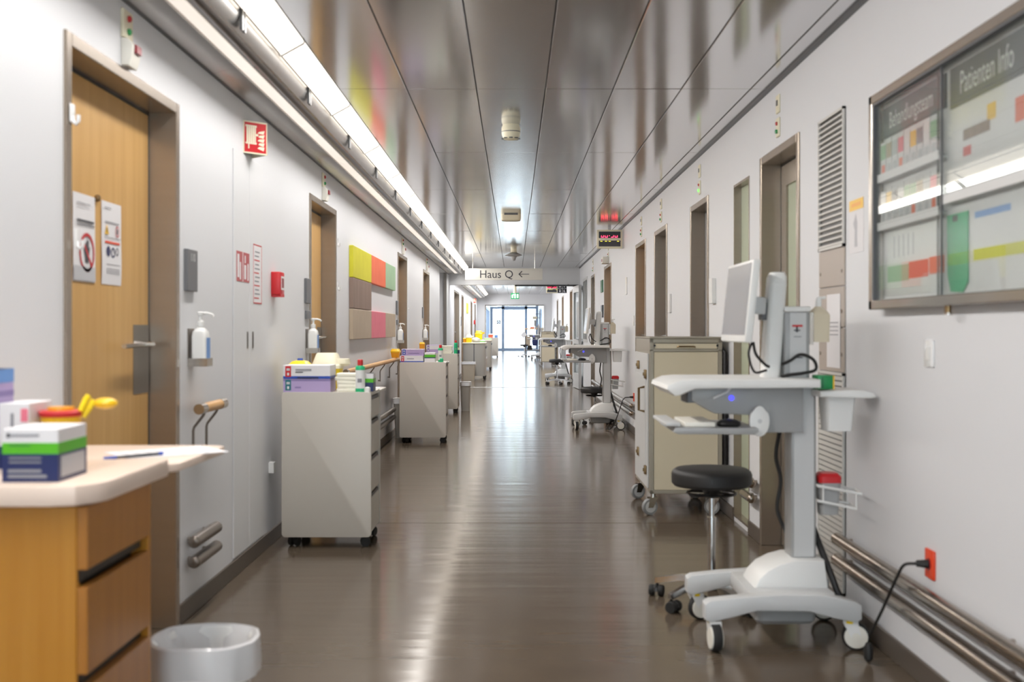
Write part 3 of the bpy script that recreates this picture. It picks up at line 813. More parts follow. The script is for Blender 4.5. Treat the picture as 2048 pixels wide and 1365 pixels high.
for k, (a, b, xx) in enumerate(((3.66, NC[1] - fw, NX + .014), (NC[0] + fw, 3.72, NX + .022))):
    p = G().box(xx, xx + .004, a, b, 1.363, 2.113, 'pane_board').out('sliding_pane', nc)
    G().box(xx - .001, xx + .005, a, a + .008, 1.363, 2.113, 'darkgrey').box(xx - .001, xx + .005, b - .008, b, 1.363, 2.113, 'darkgrey').out('pane_edge', p)
hd = G().box(XR - .018, XR - .012, 3.70, 4.32, 1.985, 2.10, 'darkgrey').text('Behandlungsteam', .088, (XR - .0186, 4.03, 2.04), FR, 'white', sx=.72)
hd.out('header', nc, label='dark header lettered Behandlungsteam')
hd = G().box(XR - .018, XR - .012, 2.5, 3.66, 1.97, 2.10, 'darkgrey').text('Patienten Info', .105, (XR - .0186, 3.385, 2.035), FR, 'white', sx=.66)
hd.out('header', nc, label='dark header lettered Patienten Info')
for a, b, z in ((3.70, NC[1] - fw - .014, 1.815), (3.70, NC[1] - fw - .014, 1.63), (NC[0] + fw, 3.66, 1.66)):
    G().box(XR - .04, XR - .012, a, b, z, z + .012, 'lightgrey').box(XR - .042, XR - .04, a, b, z, z + .03, 'lightgrey').out('leaflet_ledge', nc)
for y in (3.62, 2.95): G().cyl((NX + .02, y, 1.328), (NX + .02, y, 1.30), .011, 'brass', 12).cyl((NX + .02, y, 1.305), (NX + .02, y, 1.298), .014, 'steel_bright', 12).out('lock', nc)

def pinned(y0, y1, z0, z1, m, label, extra=()):
    g = G().box(XR - .0145, XR - .0125, y0, y1, z0, z1, m)
    for a, b, c, d, mm in extra: g.box(XR - .0155, XR - .0145, a, b, c, d, mm)
    g.out('pinned_sheet', label=label, cat='sheet', group='sheets pinned inside the notice case')
_cl = ['art_green', 'art_tan', 'paper_grey', 'art_pink', 'paper', 'yellow_deep', 'ink_light', 'paper', 'art_green', 'art_orange']
_nm = ['green', 'tan', 'grey', 'pink', 'white', 'yellow', 'dark grey', 'white', 'pale green']
for r_, (zb, pos) in enumerate(((1.828, 'upper'), (1.643, 'lower'))):
    for i in range(9):
        y = 4.30 - i * .064
        k = (i + 4 * r_) % 9
        g = G().box(XR - .034, XR - .031, y - .056, y, zb, zb + .135 + .01 * (i % 2), 'paper').box(XR - .035, XR - .034, y - .056, y, zb + .07, zb + .125, _cl[k]).box(XR - .035, XR - .034, y - .046, y - .012, zb + .012, zb + .05, 'art_orange' if k in (0, 3) else 'paper_grey')
        nb = 'the one topped ' + _nm[(k + 1) % 9] if i < 8 else 'the pane edge'
        g.out('leaflet', label='%s-topped leaflet on the %s case ledge beside %s' % (_nm[k].replace(' ', '-'), pos, nb), cat='leaflet', group='leaflets standing on the notice case ledges')
pinned(3.72, 4.28, 1.38, 1.62, 'white', 'white chart with green and red blocks in the notice case', [(4.05, 4.28, 1.43, 1.49, 'art_green'), (3.86, 4.05, 1.435, 1.495, 'orange_red'), (3.72, 3.85, 1.44, 1.50, 'art_orange')] + [(4.0 + .05 * (i % 5), 4.012 + .05 * (i % 5), 1.52, 1.60, 'paper_grey') for i in range(5)])
pinned(3.02, 3.50, 1.38, 1.63, 'paper', 'white sheet with blue heading and yellow band in the case', [(3.22, 3.47, 1.595, 1.615, 'blue_light'), (3.02, 3.48, 1.465, 1.50, 'yellow_green'), (3.05, 3.09, 1.42, 1.53, 'yellow_deep')])
pinned(3.10, 3.60, 1.71, 1.95, 'paper', 'white poster with brown picture and yellow ribbon in the case', [(3.36, 3.56, 1.85, 1.885, 'art_wood'), (3.32, 3.38, 1.88, 1.93, 'yellow_deep'), (3.50, 3.56, 1.80, 1.83, 'red'), (3.12, 3.19, 1.84, 1.91, 'art_orange')])
pinned(2.5, 2.98, 1.38, 1.62, 'paper', 'white sheet with red stripe at the case corner', [(2.86, 2.92, 1.42, 1.48, 'art_pink')])
g = G().prism([(3.52, 1.625), (3.69, 1.625), (3.685, 1.43), (3.66, 1.375), (3.56, 1.37), (3.52, 1.40)], 'x', XR - .017, XR - .0145, 'green_bottle').box(XR - .018, XR - .017, 3.60, 3.64, 1.60, 1.62, 'ink')
g.out('green_cloth', label='green cloth sheet pinned low inside the notice case', cat='sheet')

# small things on the far stretch of the east wall
G().box(XR - .012, XR, 14.25, 14.42, 1.70, 1.92, 'white', .003).box(XR - .014, XR - .012, 14.26, 14.30, 1.84, 1.92, 'cream').out('wall_gauge', label='slim white gauge strip on the wall past the wooden door', cat='gauge')
G().box(XR - .015, XR, 18.1, 18.5, 1.86, 2.06, 'green_dark').out('wall_sign', label='small green sign beside the wooden door', cat='sign')
G().box(XR - .02, XR, 18.05, 18.35, 1.45, 1.65, 'black').out('wall_sign', label='small black plate below the green sign', cat='sign')
G().box(XR - .10, XR, 17.0, 17.25, 2.26, 2.36, 'white_warm', .006).box(XR - .103, XR - .1, 17.05, 17.2, 2.29, 2.33, 'red_dark').out('door_lamp', label='boxy white lamp with red lens over the wooden door', cat='lamp')

# digital display board under the ceiling
def display(loc, label, w=.335, h=.245):
    t = thing('digital_display', label, 'display', loc)
    G().box(-w / 2, w / 2, -.03, .05, 0, h, 'cream', .006).out('housing', t)
    sc = G().box(-w / 2 + .025, w / 2 - .025, -.032, -.03, h * .55, h * .9, 'black')
    sc = sc.out('upper_screen', t)
    g = G()
    for i, x in enumerate((-.095, -.045, .035, .085)):
        z = h * .58
        g.box(x - .016, x + .016, -.034, -.032, z, z + .008, 'led_red').box(x + .012, x + .018, -.034, -.032, z + .006, z + .028, 'led_red')
        if i != 2: g.box(x - .018, x - .012, -.034, -.032, z + .006, z + .026, 'led_red')
    g.box(-.008, .0, -.034, -.032, h * .66, h * .69, 'led_red'); g.out('red_digits', sc)
    s2 = G().box(-w / 2 + .025, w / 2 - .025, -.032, -.03, h * .1, h * .42, 'ink').out('lower_screen', t)
    g = G()
    for x in (-.11, -.05, .0, .11): g.box(x - .014, x + .014, -.034, -.032, h * .37, h * .39, 'led_yellow')
    g.out('yellow_marks', s2)
    G().box(-.02, .02, 0, .03, h, CEIL - loc[2], 'lightgrey').out('hanger', t)
    return t
display((1.262, 14.8, 2.325), 'digital display box with red digits hanging near the wall')
display((.93, 27.5, 2.15), 'small digital display box beyond the white lintel', .28, .22)
# pictogram sign beyond the lintel
ps = thing('pictogram_sign', 'black pictogram sign beyond the white lintel', 'sign', (1.18, 27.4, 2.15))
G().box(-.11, .11, 0, .02, 0, .22, 'black').out('board', ps)
g = G().box(-.004, .004, -.003, 0, 0, .22, 'paper').box(-.11, .11, -.003, 0, .108, .114, 'paper').box(-.07, -.04, -.003, 0, .02, .07, 'paper').ball((-.055, -.002, .085), (.01, .002, .01), 'paper', 8).box(.035, .055, -.003, 0, .03, .08, 'paper').box(.03, .08, -.003, 0, .02, .03, 'paper').box(-.08, -.03, -.003, 0, .14, .17, 'paper').box(.04, .06, -.003, 0, .14, .19, 'paper')
g.out('pictograms', ps)
G().box(-.01, .01, .005, .015, .22, CEIL - 2.15, 'lightgrey').out('hanger', ps)

# hanging sign
hs = thing('hanging_sign', 'hanging white direction sign reading Haus Q with arrow', 'sign', (-.197, 21.7, 2.215))
G().box(-.75, .75, 0, .03, 0, .225, 'white_warm', .004).out('sign_board', hs)
G().text('Haus Q', .215, (-.145, -.002, .105), FC, 'ink', sx=.98).out('lettering', hs)
g = G().box(.29, .49, -.003, -.001, .106, .118, 'ink').prism([(.283, .112), (.345, .175), (.36, .165), (.307, .112), (.36, .06), (.345, .05)], 'y', -.003, -.001, 'ink')
g.out('arrow', hs)
for x in (-.6, .6): G().cyl((x, .015, .225), (x, .015, CEIL - 2.215), .006, 'steel_bright', 8).out('hanger_rod', hs)

# exit sign beyond the lintel
ex = thing('exit_sign', 'green lit emergency exit sign beyond the white lintel', 'exit sign', (.03, 33.0, 2.16))
G().box(-.12, .12, 0, .05, 0, .17, 'exit_green', .004).out('sign_box', ex)
G().box(-.02, .02, -.004, 0, .02, .15, 'exit_white').box(-.10, -.05, -.004, 0, .03, .12, 'exit_white').box(.05, .10, -.004, 0, .03, .14, 'exit_white').box(-.07, -.03, -.004, 0, .11, .14, 'exit_white').out('pictogram', ex)
G().cyl((0, .025, .17), (0, .025, CEIL - 2.16), .05, 'cream', 16, .035).out('mount', ex)

# ceiling fittings
sd = thing('smoke_detector', 'cream smoke detector on the metal ceiling', 'smoke detector', (-.02, 7.42, CEIL))
G().lathe([(.055, 0), (.062, -.02), (.063, -.045)], 'cream', (0, 0, 0), 28).out('base', sd)
G().lathe([(.0635, -.045), (.0635, -.05)], 'darkgrey', (0, 0, 0), 28).out('groove', sd)
G().lathe([(.062, -.05), (.06, -.07), (.048, -.095), (.03, -.10)], 'cream', (0, 0, 0), 28).out('head', sd)
g = G()
for i in range(8):
    a = 2 * math.pi * i / 8
    g.box(.05 * math.cos(a) - .012, .05 * math.cos(a) + .012, .05 * math.sin(a) - .012, .05 * math.sin(a) + .012, -.094, -.089, 'black')
g.out('vent_slot', sd)
ap = thing('ceiling_box', 'rounded cream box on the metal ceiling', 'ceiling unit', (-.035, 13.2, CEIL))
G().rloft([(0, .235, .2, .03), (-.05, .235, .2, .03), (-.072, .215, .18, .03), (-.078, .17, .14, .03)], 'cream').out('cover', ap)
G().box(-.08, .08, -.106, -.099, -.012, -.001, 'darkgrey').out('slot', ap)
sp2 = thing('ceiling_beacon', 'cream detector with grey disc hanging before the direction sign', 'detector', (-.005, 18.8, CEIL))
G().lathe([(.05, 0), (.05, -.04), (.06, -.06)], 'cream', (0, 0, 0), 20).out('base', sp2)
G().lathe([(.045, -.06), (.14, -.10), (.145, -.11), (.05, -.13), (.03, -.19), (.01, -.20)], 'midgrey', (0, 0, 0), 24).out('disc', sp2)

# ------------------------------------------------------------------ shared movable parts
def caster(parent, x, y, r, fork='black', tyre='rubber', hub=None, rz=0, w=.022, twin=False, top=None, disc=None):
    top = top if top is not None else r * 2.5
    c = G()
    c.cyl((0, 0, r * 1.9), (0, 0, top), r * .28, fork if fork != 'white' else 'steel_bright', 10)
    o = r * .45
    if twin:
        c.prism([(-r * .5, r * 1.0), (-r * .4, r * 1.9), (r * .5, r * 2.05), (r * 1.2, r * 1.6), (r * 1.45, r * .9), (r * .7, r * .75)], 'y', -w * .3, w * .3, fork, .002)
    else:
        for s in (-1, 1):
            c.prism([(-r * .45, r * 2.0), (r * .6, r * 2.0), (o + r * .35, r * .9), (o - r * .3, r * .9)], 'y', s * (w * .5 + .003) - .002, s * (w * .5 + .003) + .002, fork)
        c.box(-r * .45, r * .6, -w * .5 - .005, w * .5 + .005, r * 1.98, r * 2.15, fork)
    c = c.out('caster', parent, (x, y, 0), (0, 0, R(rz)))
    for s in ((-1, 1) if twin else (0,)):
        yy = s * w * .65; hw = w * .5 if not twin else w * .33
        g = G().lathe([(r * .55, -hw), (r * .93, -hw), (r, -hw * .6), (r, hw * .6), (r * .93, hw), (r * .55, hw)], tyre, (o, yy, r), 22, 'y')
        g.lathe([(r * .12, -hw * 1.08), (r * .7, -hw * 1.03), (r * .7, hw * 1.03), (r * .12, hw * 1.08)], hub or tyre, (o, yy, r), 18, 'y')
        if disc:
            for q in (-1, 1): g.lathe([(r * .84, q * hw * .95), (r * .8, q * hw * 1.25), (r * .2, q * hw * 1.35)], disc, (o, yy, r), 20, 'y')
        g.out('wheel', c)

def carton(w, d, h, label, loc, rz=0, body='white', bands=(), square=None, lines=None, group='glove boxes on the carts', name='glove_box'):
    """bands: (z0, z1, material) fractions all round; square: material of a printed corner square on the face towards -y"""
    t = thing(name, label, 'box', loc, rz, group)
    g = G().box(-w / 2, w / 2, -d / 2, d / 2, 0, h, body, .0015, 1)
    g.out('carton', t)
    e = .0006
    for a, b, m in bands:
        G().box(-w / 2 - e, w / 2 + e, -d / 2 - e, d / 2 + e, h * a, h * b, m).out('printed_band', t)
    if square:
        G().box(-w / 2 + .012, -w / 2 + .045, -d / 2 - .0014, -d / 2, h * .14, h * .94, square).box(-w / 2 + .019, -w / 2 + .038, -d / 2 - .0018, -d / 2, h * .6, h * .78, 'lightgrey').box(-w / 2 + .023, -w / 2 + .034, -d / 2 - .0018, -d / 2, h * .25, h * .45, 'paper').out('printed_square', t)
    if lines:
        g = G()
        for x0, x1, z0, z1, m in lines: g.box(-w / 2 + w * x0, -w / 2 + w * x1, -d / 2 - .0016, -d / 2, h * z0, h * z1, m)
        g.out('printed_lines', t)
    return t

def sharps(loc, label, body='yellow', lid='cream', s=1.0, flap=False):
    t = thing('sharps_container', label, 'sharps container', loc, 0, 'sharps containers on the carts')
    G().rloft([(0, .12 * s, .10 * s, .02), (.10 * s, .135 * s, .115 * s, .02)], body).out('body', t)
    l = G().rloft([(.10 * s, .142 * s, .122 * s, .02), (.115 * s, .142 * s, .122 * s, .02), (.12 * s, .13 * s, .11 * s, .03), (.165 * s, .10 * s, .085 * s, .03), (.172 * s, .09 * s, .07 * s, .03)], lid).out('lid', t)
    G().lathe([(.03 * s, 0), (.045 * s, .012 * s), (.04 * s, .035 * s)], lid, (.065 * s, 0, .11 * s), 14, 'z').out('flap', l)
    return t

def bottle(loc, label, h=.187, body='white', cap='red', band='green_bottle'):
    t = thing('disinfectant_bottle', label, 'bottle', loc, 0, 'green capped disinfectant bottles')
    r = .028
    G().lathe([(r, 0), (r, .022)], band, seg=20).out('base_band', t)
    G().lathe([(r * .99, .022), (r * .99, h * .68)], body, seg=20).out('body', t)
    G().lathe([(r, h * .68), (r, h * .76), (r * .85, h * .80), (r * .52, h * .82)], band, seg=20).out('shoulder', t)
    G().lathe([(.016, h * .82), (.016, h * .985), (.013, h)], cap, seg=16).out('cap', t)
    G().box(-.012, .012, -r - .0008, -r + .004, h * .3, h * .42, 'ink_light').out('label', t)
    return t

def towels(loc, label, n=5, w=.125, d=.12, h=.108):
    t = thing('paper_towel_stack', label, 'paper towels', loc, 0, 'folded paper towel stacks')
    for i in range(n):
        z = h * i / n
        k = 1 + .05 * math.sin(i * 2.3)
        G().rloft([(0, w * k, d * .96, .01), (h / n * .25, w * k * 1.02, d, .012), (h / n * .8, w * k * 1.02, d, .012), (h / n * .98, w * k * .97, d * .96, .01)], 'towel').out('folded_towel', t, (.006 * math.sin(i * 1.7), 0, z), (0, R(random.uniform(-.8, .8)), R(random.uniform(-3, 3))))
    return t

def wastebin(loc, label, w=.26, d=.22, h=.40, m='bin_beige', rz=0):
    t = thing('waste_bin', label, 'bin', loc, rz, 'waste bins beside the carts')
    g = G().rloft([(0, w * .8, d * .8, .03), (h * .93, w * .97, d * .97, .035)], m, cap=(True, False))
    g.rloft([(h * .93, w * .93, d * .93, .03), (.01, w * .77, d * .77, .03)], m, cap=(False, True)); g.out('body', t)
    G().rloft([(h * .9, w, d, .035), (h, w * 1.01, d * 1.01, .035), (h, w * .9, d * .9, .03), (h * .92, w * .9, d * .9, .03)], m, cap=(False, False)).out('rim', t)
    G().rloft([(h * .995, w * .96, d * .96, .034), (h * 1.01, w * 1.03, d * 1.03, .036), (h * .88, w * 1.04, d * 1.04, .036)], 'liner', cap=(False, False)).out('bag_edge', t)
    return t

# ------------------------------------------------------------------ grey drawer carts
def drawer_cart(loc, label, flap=True, rz=0):
    w, d, h = .512, .45, .893
    t = thing('drawer_cart', label, 'cart', loc, rz, 'grey drawer carts along the wall')
    for y in (-d / 2, d / 2 - .02):
        P = [(p[0], p[1] + (h + .062) / 2) for p in G().rrect(w, h - .062, .022, 0)]
        G().prism(P, 'y', y, y + .02, 'cart_grey', .002).out('side_panel', t)
    G().box(-w / 2 + .012, w / 2 - .03, -d / 2 + .02, d / 2 - .02, .075, h - .02, 'cart_grey2').out('carcass', t)
    G().box(-w / 2 + .006, w / 2 - .004, -d / 2 + .02, d / 2 - .02, h - .022, h - .004, 'cart_grey').out('top', t)
    for z0, z1 in ((.08, .295), (.312, .51), (.527, .72), (.737, .862)):
        dr = G().box(w / 2 - .03, w / 2 - .006, -d / 2 + .022, d / 2 - .022, z0, z1 - .018, 'cart_grey', .002, 1).out('drawer', t)
        G().box(w / 2 - .03, w / 2 - .012, -d / 2 + .025, d / 2 - .025, z1 - .018, z1 - .001, 'black').out('grip_recess', dr)
    for sx in (-1, 1):
        for sy in (-1, 1): caster(t, sx * (w / 2 - .055), sy * (d / 2 - .065), .028, 'black', 'rubber', rz=30 * sx * sy + 40, w=.03, twin=True, top=.075)
    if flap:
        f = G().prism([(-w / 2 + .06, 0), (w / 2 - .05, 0), (w / 2 - .01, .05), (w / 2 - .01, .40), (w / 2 - .09, .44), (-w / 2 + .06, .44)], 'z', h - .032, h - .014, 'cart_grey', .003).out('fold_out_shelf', t, (0, d / 2 - .001, 0))
        G().box(-.01, .01, d / 2, d / 2 + .25, h - .06, h - .034, 'steel_dark').out('shelf_support', t)
    return t
c1 = drawer_cart((-1.073, 6.63, 0), 'grey drawer cart carrying glove boxes and a cream-lidded yellow container')
dup(c1, 'grey drawer cart with purple carton over white carton on top', (-1.005, 12.55, 0))
dup(c1, 'grey drawer cart topped with towel pile, behind another drawer cart', (-1.099, 17.0, 0))

T = .891
carton(.27, .20, .076, 'lilac glove box at the bottom of two, teal square', (-1.19, 6.53, T), 0, 'lilac', [(.84, .99, 'lilac_dark')], 'teal', [(.25, .38, .3, .42, 'lilac_dark')])
carton(.27, .20, .078, 'white glove box with red square on the lilac one', (-1.19, 6.53, T + .077), 0, 'paper', [(.01, .2, 'blue')], 'red', [(.26, .6, .66, .72, 'ink_light'), (.26, .6, .58, .62, 'ink_light'), (.26, .42, .45, .52, 'ink'), (.3, .75, .02, .14, 'navy')])
sharps((-1.12, 6.72, T), 'yellow sharps container with cream lid behind the glove boxes', s=1.28)
G().rloft([(0, .12, .10, .02), (.15, .13, .11, .02), (.17, .09, .08, .02), (.175, .05, .05, .02)], 'yellow').rloft([(.174, .035, .03, .01), (.188, .03, .025, .01)], 'blue').out('sharps_tub', None, (-1.283, 6.72, T), label='low yellow tub with blue knob behind the glove boxes', cat='tub')
towels((-.963, 6.52, T), 'stack of folded cream towels beside the glove boxes')
bottle((-.886, 6.455, T), 'green and white bottle with red cap beside towel stack')
carton(.05, .12, .105, 'small dark box with green band behind the red-capped bottle', (-.842, 6.56, T), 0, 'navy', [(.5, .72, 'green_stripe'), (.72, 1.0, 'paper')], group='small dressing boxes', name='dressing_box')
G().lathe([(.018, 0), (.018, .025), (.006, .03)], 'white', (0, 0, 0), 14).out('adhesive_roll', None, (-.845, 6.45, T), label='small white roll at the cart corner by the bottle', cat='roll')
G().prism([(-1.2, 6.90), (-.85, 6.90), (-.85, 7.19), (-1.2, 7.19)], 'z', .8795, .8815, 'paper').out('paper_sheet', label='white sheet on the fold-out shelf of the first drawer cart', cat='paper')

# second cart load
carton(.255, .18, .072, 'white glove box with red square on the second drawer cart', (-1.13, 12.45, T), 0, 'paper', [(.01, .18, 'blue')], 'red', [(.3, .6, .5, .6, 'ink_light')])
carton(.245, .18, .072, 'purple glove box with blue square on the white one', (-1.12, 12.46, T + .073), 0, 'lilac', [(.9, .99, 'paper')], 'blue', [(.3, .8, .3, .4, 'lilac_dark')])
carton(.115, .16, .105, 'white carton with green band beside the purple glove box', (-.93, 12.45, T), 0, 'paper', [(.42, .52, 'navy'), (.52, .8, 'green_stripe')], group='small dressing boxes', name='dressing_box')
bottle((-.82, 12.5, T), 'red-capped green bottle with white label beside the banded carton', .19)
G().lathe([(.02, 0), (.02, .035), (.012, .045)], 'green_bottle', (0, 0, 0), 14).out('small_jar', None, (-.80, 12.37, T), label='small green jar at the corner of the second drawer cart', cat='jar')
t = thing('sharps_container', 'orange yellow container perched on the handrail behind the second cart', 'sharps container', (-1.345, 12.72, .933), 0, 'sharps containers on the carts')
G().rloft([(0, .08, .12, .015), (.06, .1, .14, .015)], 'orange').out('body', t)
G().rloft([(.06, .105, .145, .015), (.075, .105, .145, .015), (.1, .08, .1, .02)], 'yellow_deep').out('lid', t)
wastebin((-1.275, 13.0, 0), 'grey waste bin behind the second drawer cart', .24, .2, .45, 'bin_grey')

# third cart load
carton(.21, .18, .13, 'pale lilac carton on the third drawer cart', (-1.21, 16.9, T), 0, 'lilac', [(.5, .95, 'paper')], 'lilac_dark')
towels((-1.01, 16.88, T), 'pile of folded cream towels on the third drawer cart', 5, .16, .16, .12)
bottle((-.875, 16.83, T), 'all-green bottle with red cap beside the larger towel pile', .2, 'green_bottle')
carton(.045, .1, .09, 'small dark box with white top beside the all-green bottle', (-.845, 16.95, T - .0), 0, 'navy', [(.6, 1.0, 'cream')], group='small dressing boxes', name='dressing_box')
t = thing('sharps_container', 'small orange container perched on the handrail before the third cart', 'sharps container', (-1.345, 16.4, .933), 0, 'sharps containers on the carts')
G().rloft([(0, .07, .08, .015), (.11, .08, .09, .015)], 'orange').out('body', t)
G().rloft([(.11, .085, .095, .015), (.135, .06, .06, .015)], 'yellow_deep').out('lid', t)
wastebin((-.75, 17.35, 0), 'slim grey waste bin at the end of the third drawer cart', .16, .3, .44, 'bin_grey')

# ------------------------------------------------------------------ rounded far carts
def round_cart(loc, label, w=.56, d=1.0, h=.93):
    t = thing('round_cart', label, 'cart', loc, 0, 'rounded grey carts beyond the lintel')
    P = [(w / 2 * math.sin(R(a)), -d / 2 - .10 * math.cos(R(a))) for a in range(-90, 91, 15)] + [(w / 2, d / 2), (-w / 2, d / 2)]
    G().prism(P, 'z', .09, h - .03, 'cart_grey2').out('body', t)
    Q = [(p[0] * 1.06, p[1] * 1.02) for p in P]
    G().prism(Q, 'z', h - .03, h, 'cream', .006).out('top', t)
    G().box(w / 2, w / 2 + .02, -d / 2, d / 2, h - .15, h - .10, 'darkgrey').out('grip_rail', t)
    G().box(-.01, .01, -d / 2 - .107, -d / 2 - .09, .09, h - .03, 'darkgrey').out('door_seam', t)
    for sx in (-1, 1):
        for sy in (-1, 1): caster(t, sx * (w / 2 - .04), sy * (d / 2 - .06), .045, 'black', 'rubber', rz=60, w=.025)
    return t
rc = round_cart((-1.0, 28.6, 0), 'rounded grey cart with yellow container and white basin on top')
dup(rc, 'rounded grey cart with tall yellow container behind another cart', (-.99, 35.2, 0))
wastebin((-1.12, 27.75, 0), 'beige waste bin standing before the rounded grey cart', .34, .26, .45, 'bin_beige')
wastebin((-.90, 34.2, 0), 'small beige waste bin before the second rounded cart', .15, .2, .42, 'bin_beige')
sharps((-1.14, 28.3, .931), 'bright yellow container with pale lid on the first rounded cart', s=1.15)
t = thing('sharps_container', 'orange container beside the wall on the first rounded cart', 'sharps container', (-1.25, 28.4, .931), 0, 'sharps containers on the carts')
G().rloft([(0, .07, .09, .015), (.09, .08, .1, .015)], 'orange').out('body', t)
G().rloft([(.09, .085, .105, .015), (.11, .06, .07, .015)], 'yellow_deep').out('lid', t)
G().lathe([(.07, 0), (.12, .04), (.115, .08), (.05, .12), (.01, .125)], 'lightgrey', (0, 0, 0), 20).out('basin', None, (-.97, 28.5, .931), label='upturned pale basin on the first rounded cart', cat='basin')
carton(.2, .2, .05, 'flat green and white carton on the first rounded cart', (-.84, 28.7, .931), 0, 'paper', [(.2, .6, 'green_stripe')], group='small dressing boxes', name='dressing_box')
sharps((-1.1, 35.0, .931), 'tall yellow container on the second rounded cart', 'yellow', 'yellow_deep', 1.7)
carton(.22, .2, .06, 'flat green carton on the second rounded cart', (-.83, 35.35, .931), 0, 'paper', [(.3, .7, 'green_stripe')], group='small dressing boxes', name='dressing_box')
dup(c1, 'small distant drawer cart in the glazed lobby', (-.97, 51.0, 0))
t = thing('sharps_container', 'distant orange container on the lobby drawer cart', 'sharps container', (-1.06, 51.0, T), 0, 'sharps containers on the carts')
G().rloft([(0, .2, .16, .02), (.14, .22, .18, .02)], 'art_orange').out('body', t)
G().rloft([(.14, .225, .185, .02), (.18, .16, .12, .03)], 'cream').out('lid', t)
carton(.16, .2, .12, 'distant pale blue carton on the lobby drawer cart', (-.81, 50.95, T), 0, 'blue_light', group='small dressing boxes', name='dressing_box')

# ------------------------------------------------------------------ wooden drawer chest in front
wd = thing('wooden_chest', 'honey wood drawer chest with pale pink top and open side shelf', 'chest', (0, 0, 0))
xa, xb, ya, yb = -1.405, -.975, 2.56, 3.02
G().box(xa, xb - .025, ya, ya + .022, .05, .845, 'honey', .002, 1).box(xa, xb - .004, yb - .022, yb, .05, .845, 'honey', .002, 1).box(xa, xa + .02, ya, yb, .05, .845, 'honey').box(xa, xb - .03, ya, yb, .05, .07, 'honey').out('carcass', wd)
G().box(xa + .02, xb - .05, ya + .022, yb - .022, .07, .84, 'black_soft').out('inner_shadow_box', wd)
for z0, z1 in ((.06, .200), (.215, .43), (.46, .66), (.70, .845)):
    d = G().box(xb - .024, xb, ya, yb - .024, z0, z1, 'honey_dark', .002, 1).out('drawer', wd)
    if z0 > .1: G().box(xb - .03, xb - .022, ya + .01, yb - .03, z0 - .03, z0, 'black').out('grip_gap', d)
P = [(-1.41, 2.50), (-1.04, 2.50), (-.985, 2.515), (-.955, 2.56), (-.94, 2.61), (-.935, 3.03), (-1.41, 3.03)]
G().prism(P, 'z', .853, .90, 'top_pink', .006).out('top', wd)
P = [(-1.40, 3.035), (-.94, 3.035), (-.915, 3.07), (-.905, 3.50), (-.93, 3.53), (-.97, 3.535), (-1.40, 3.535)]
G().prism(P, 'z', .862, .886, 'top_pink', .004).out('side_shelf', wd)
G().box(-1.2, -1.17, 3.03, 3.3, .82, .86, 'steel_dark').out('shelf_bracket', wd)
for x in (xa + .05, xb - .06):
    for y in (ya + .06, yb - .06): caster(wd, x, y, .024, 'black', 'rubber', rz=20, w=.026, twin=True, top=.055)
g = G().box(-.105, .105, -.15, .15, 0, .0015, 'paper')
for i in range(7): g.box(-.08, .08, -.12 + i * .035, -.112 + i * .035, .0015, .0018, 'paper_grey')
g.out('paper_sheet', None, (-1.03, 3.32, .8865), (0, 0, R(-52)), label='printed paper on the chest side shelf below the pen', cat='paper')
pn = thing('pen', 'blue capped pen lying on the chest side shelf', 'pen', (-1.135, 3.10, .893))
dx = Vector((.15, .17, 0)) * .8
G().cyl((0, 0, 0), dx * .2, .0052, 'blue', 10).out('cap', pn)
G().cyl(dx * .2, dx * .92, .0045, 'ink', 10).out('barrel', pn)
G().cyl(dx * .92, dx, .0047, 'blue', 10).out('end_plug', pn)
carton(.128, .17, .122, 'white, green and navy carton at the chest top edge', (-1.110, 2.655, .9), 0, 'paper', [(.0, .53, 'navy'), (.53, .74, 'green_stripe')], None,
       [(.08, .66, .86, .9, 'ink_light'), (.08, .13, .84, .92, 'ink'), (.12, .7, .44, .47, 'ink_light'), (.12, .7, .36, .39, 'ink_light'), (.1, .8, .08, .14, 'ink_light'), (.1, .7, .18, .24, 'ink_light'), (.12, .5, .68, .7, 'green_dark')], group='cartons on the wooden chest', name='dressing_box')
G().box(0, .0008, -.07, .07, .01, .058, 'paper_grey').out('printed_panel', [o for o in bpy.data.objects if o.get('label', '').startswith('white, green and navy')][0], (.0648, 0, 0))
carton(.075, .14, .165, 'white carton with pink square behind the green-banded carton', (-1.255, 2.88, .9), 0, 'paper', [(.0, .35, 'navy')], None, [(.74, .97, .72, .92, 'art_pink'), (.4, .5, .6, .85, 'ink_light')], group='cartons on the wooden chest', name='dressing_box')
carton(.07, .10, .25, 'tall lilac carton with light blue top against the wall', (-1.335, 2.86, .9), 0, 'lilac', [(.86, 1.0, 'blue_light'), (.6, .66, 'lilac_dark'), (.72, .78, 'lilac_dark')], group='cartons on the wooden chest', name='dressing_box')
carton(.10, .16, .115, 'dark blue carton with pink mark behind the banded carton', (-1.36, 2.66, .9), 0, 'navy', [(.75, 1.0, 'lilac')], 'art_pink', group='cartons on the wooden chest', name='dressing_box')
ys = thing('sharps_bucket', 'round yellow bucket with red rim and open lid on chest', 'sharps container', (-1.163, 2.875, .90))
G().lathe([(.040, 0), (.048, .115), (.05, .128)], 'yellow_deep', seg=24).out('bucket', ys)
G().lathe([(.052, .128), (.054, .132), (.054, .140), (.046, .144)], 'red', seg=24).out('rim', ys)
G().lathe([(.034, .143), (.033, .152), (.008, .153)], 'orange', seg=22).out('inner_lid', ys)
G().tube([(.052, .01, .125), (.066, .02, .15), (.075, .028, .166)], .0085, 'yellow').tube([(.05, .0, .14), (.058, .015, .17), (.062, .022, .178)], .008, 'yellow').out('hinge', ys)
G().ball((.098, .045, .158), (.032, .028, .015), 'yellow_deep', 16).out('open_lid', ys)

